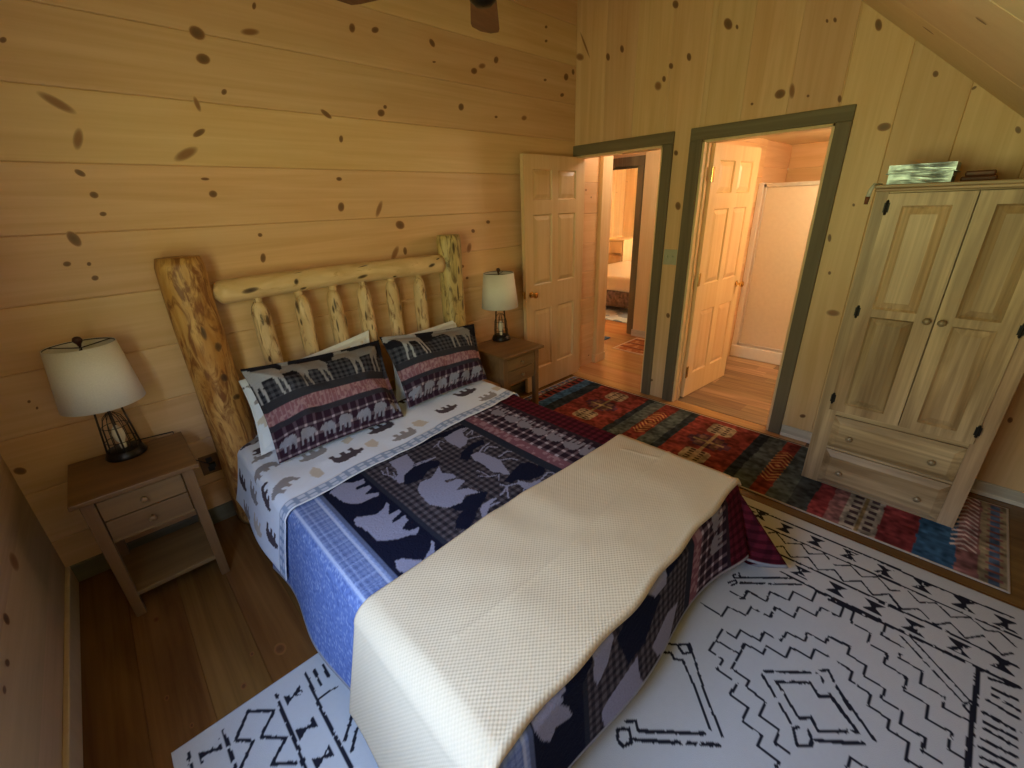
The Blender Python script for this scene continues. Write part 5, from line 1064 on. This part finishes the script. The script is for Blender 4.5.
def c_run(X, Y):
    C = np.zeros(X.shape + (3,)); wob = Y + .010 * (vnoise(X, Y, .05, 31) - .5)
    RD, RD2, SL, NV, BL, CR, DS = (.20, .040, .030), (.23, .042, .045), (.085, .108, .105), (.026, .036, .044), (.045, .115, .215), (.34, .27, .165), (.27, .125, .12)
    bands = [(-.136, -.20, CR), (-.20, -.215, NV), (-.215, -.29, RD), (-.29, -.39, BL), (-.39, -.50, NV), (-.50, -1.00, RD), (-1.00, -1.055, NV), (-1.055, -1.16, SL), (-1.16, -1.285, RD), (-1.285, -1.40, SL), (-1.40, -1.46, NV), (-1.46, -1.92, RD), (-1.92, -1.985, NV), (-1.985, -2.10, SL), (-2.10, -2.19, RD), (-2.19, -2.30, SL), (-2.30, -2.40, (.045, .056, .062)), (-2.40, -2.48, RD2), (-2.48, -2.55, DS), (-2.55, -2.71, (.36, .31, .25)), (-2.71, -2.86, RD2), (-2.86, -3.005, BL), (-3.005, -3.085, DS), (-3.085, -3.19, CR)]
    for a, b, c in bands: C[(wob <= a) & (wob > b)] = c
    n = vnoise(X, Y * .5, .05, 32); mott = (.45 + 1.0 * vnoise(X, Y, .022, 33)) * (.6 + .8 * n) * (.8 + .4 * vnoise(X, Y * .3, .012, 36)); 
    xc = -.49
    for yc in (-.75, -1.69):                     # cross motif with two cream medallions
        dx, dy = np.abs(X - xc), np.abs(Y - yc)
        C[(dx < .10) & (dy < .15) & (np.floor(dx / .035) * .035 + dy < .15)] = (.085, .035, .05); C[(dx > .02) & (dx < .075) & (dy > .03) & (dy < .085)] = (.17, .09, .06); C[(dy < .011) & (dx < .32)] = (.27, .20, .09); C[(dx < .012) & (dy < .11)] = (.27, .20, .09)
        for s in (-1, 1):
            ex = np.abs(X - (xc + s * .235)); med = (ex < .085) & (dy < .09) & (ex + dy < .152); C[med] = CR
            C[med & (np.abs(dy - .035) < .016) & (ex < .075) & (((ex + .012) / .034) % 1 < .55)] = (.06, .035, .03)
    k = (Y < -2.565) & (Y > -2.70) & (X < -.5); C[k & (np.abs(np.abs(Y + 2.632) - .038) < .02) & ((X / .06) % 1 < .5)] = (.07, .045, .05); C[k & (np.abs(Y + 2.632) < .008)] = (.25, .17, .08)
    for yc in (-1.22, -2.145):                              # chevron strip
        d = (np.abs(X - xc) + .9 * np.abs(Y - yc)); C[(np.abs(Y - yc) < .05) & (d < .22) & ((d / .042) % 1 < .42)] = (.45, .24, .09)
    k = (Y < -2.98) & (Y > -3.08) & (((X + .9 * np.abs(Y + 3.03)) / .045) % 1 < .4) & (X > -.68); C[k] = (.62, .50, .46)
    k = (np.abs(Y + .255) < .028) & ((X / .07) % 1 < .45); C[k] = (.02, .015, .02)
    for y0, y1 in ((-.136, -.20), (-3.085, -3.19)):
        C[(Y < y0) & (Y > y1) & (np.abs(Y - (y0 + y1) / 2) < .018)] = (.10, .15, .24); k = (Y < y0) & (Y > y1) & (np.abs(Y - (y0 + y1) / 2) < .03) & ((X / .06) % 1 < .35); C[k] = (.28, .12, .10)
    C *= mott[..., None]
    e = np.minimum(np.minimum(X + .885, -.098 - X), np.minimum(Y + 3.19, -.132 - Y)); C[e < .009] = (.50, .42, .33)
    return C
rr = flat_rug('runner_rug', -.885, -.10, -3.188, -.134, .0085, c_run, rugmat, .006)
tag(rr, 'long red, blue and green patterned runner rug along the doors and wardrobe', 'rug')

# ------------------------------------------------------------------ light: sky and trees outside the window, lamps in the hall, bath and far room
w = bpy.data.worlds.new('sky'); scene.world = w; w.use_nodes = True; nt = w.node_tree; nt.nodes.clear()
o_ = nd(nt, 'ShaderNodeOutputWorld'); bg = nd(nt, 'ShaderNodeBackground'); nt.links.new(bg.outputs[0], o_.inputs[0])
tc = nd(nt, 'ShaderNodeTexCoord'); sp = nd(nt, 'ShaderNodeSeparateXYZ'); nt.links.new(tc.outputs['Generated'], sp.inputs[0])
mr = nd(nt, 'ShaderNodeMapRange'); mr.inputs['From Min'].default_value = -1; mr.inputs['From Max'].default_value = 1; nt.links.new(sp.outputs[2], mr.inputs[0])
nt.links.new(ramp(nt, mr.outputs[0], [(.25, (.60, .62, .29)), (.47, (.66, .70, .31)), (.55, (.50, .54, .27)), (.64, (.55, .62, .54)), (.72, (.52, .74, 1.2)), (1, (.44, .70, 1.30))]), bg.inputs[0])
bg.inputs[1].default_value = SKY
def area(name, loc, size, power, color, rot=(0, 0, 0), size_y=None, portal=False):
    l = bpy.data.lights.new(name, 'AREA'); l.energy = power; l.color = color; l.size = size
    if size_y: l.shape = 'RECTANGLE'; l.size_y = size_y
    if portal: l.cycles.is_portal = True
    o = bpy.data.objects.new(name, l); o.location = loc; o.rotation_euler = rot; COL.objects.link(o); return o
def point(name, loc, rad, power, color):
    l = bpy.data.lights.new(name, 'POINT'); l.energy = power; l.color = color; l.shadow_soft_size = rad
    o = bpy.data.objects.new(name, l); o.location = loc; COL.objects.link(o); return o
area('window_daylight_portal', (XL - .06, (WIN[0] + WIN[1]) / 2, (WIN[2] + WIN[3]) / 2), WIN[3] - WIN[2], 1, (1, 1, 1), (0, -PI / 2, 0), WIN[1] - WIN[0], True)
point('bath_vanity_lamp', (1.05, -2.25, 1.92), .09, P_BATH, (1, .74, .46))
point('hall_ceiling_lamp', (.75, -.55, 2.3), .1, P_HALL, (1, .84, .70))
area('far_room_daylight', (4.6, -.85, 1.6), 1.6, P_FAR, (.84, .93, 1), (-PI / 2 - .3, 0, 0), 1.3)

cam = bpy.data.cameras.new('camera'); co = bpy.data.objects.new('camera', cam); COL.objects.link(co)
RC = Matrix(((0.7195667753539887, -0.6935691448450354, -0.03443104885984148), (0.29015663159702826, 0.25524624488213987, 0.9223114894729618), (0.6308983951056848, 0.6736551015115176, -0.38491040419892275)))
m3 = Matrix((RC[0], RC[1], -Vector(RC[2]))).transposed()
co.matrix_world = Matrix.Translation((-3.392, -2.7030, 1.6628)) @ m3.to_4x4()
cam.sensor_fit = 'HORIZONTAL'; cam.sensor_width = 36; cam.lens = 429.215 / 1024 * 36; cam.clip_start = .02
scene.camera = co
scene.view_settings.view_transform = 'Standard'; scene.view_settings.look = 'None'; scene.view_settings.gamma = 1; scene.view_settings.use_curve_mapping = False
scene.view_settings.exposure = EXPO
scene.cycles.use_denoising = True; scene.cycles.max_bounces = 10; scene.cycles.diffuse_bounces = 6; scene.cycles.sample_clamp_indirect = 6; scene.cycles.caustics_reflective = False; scene.cycles.caustics_refractive = False
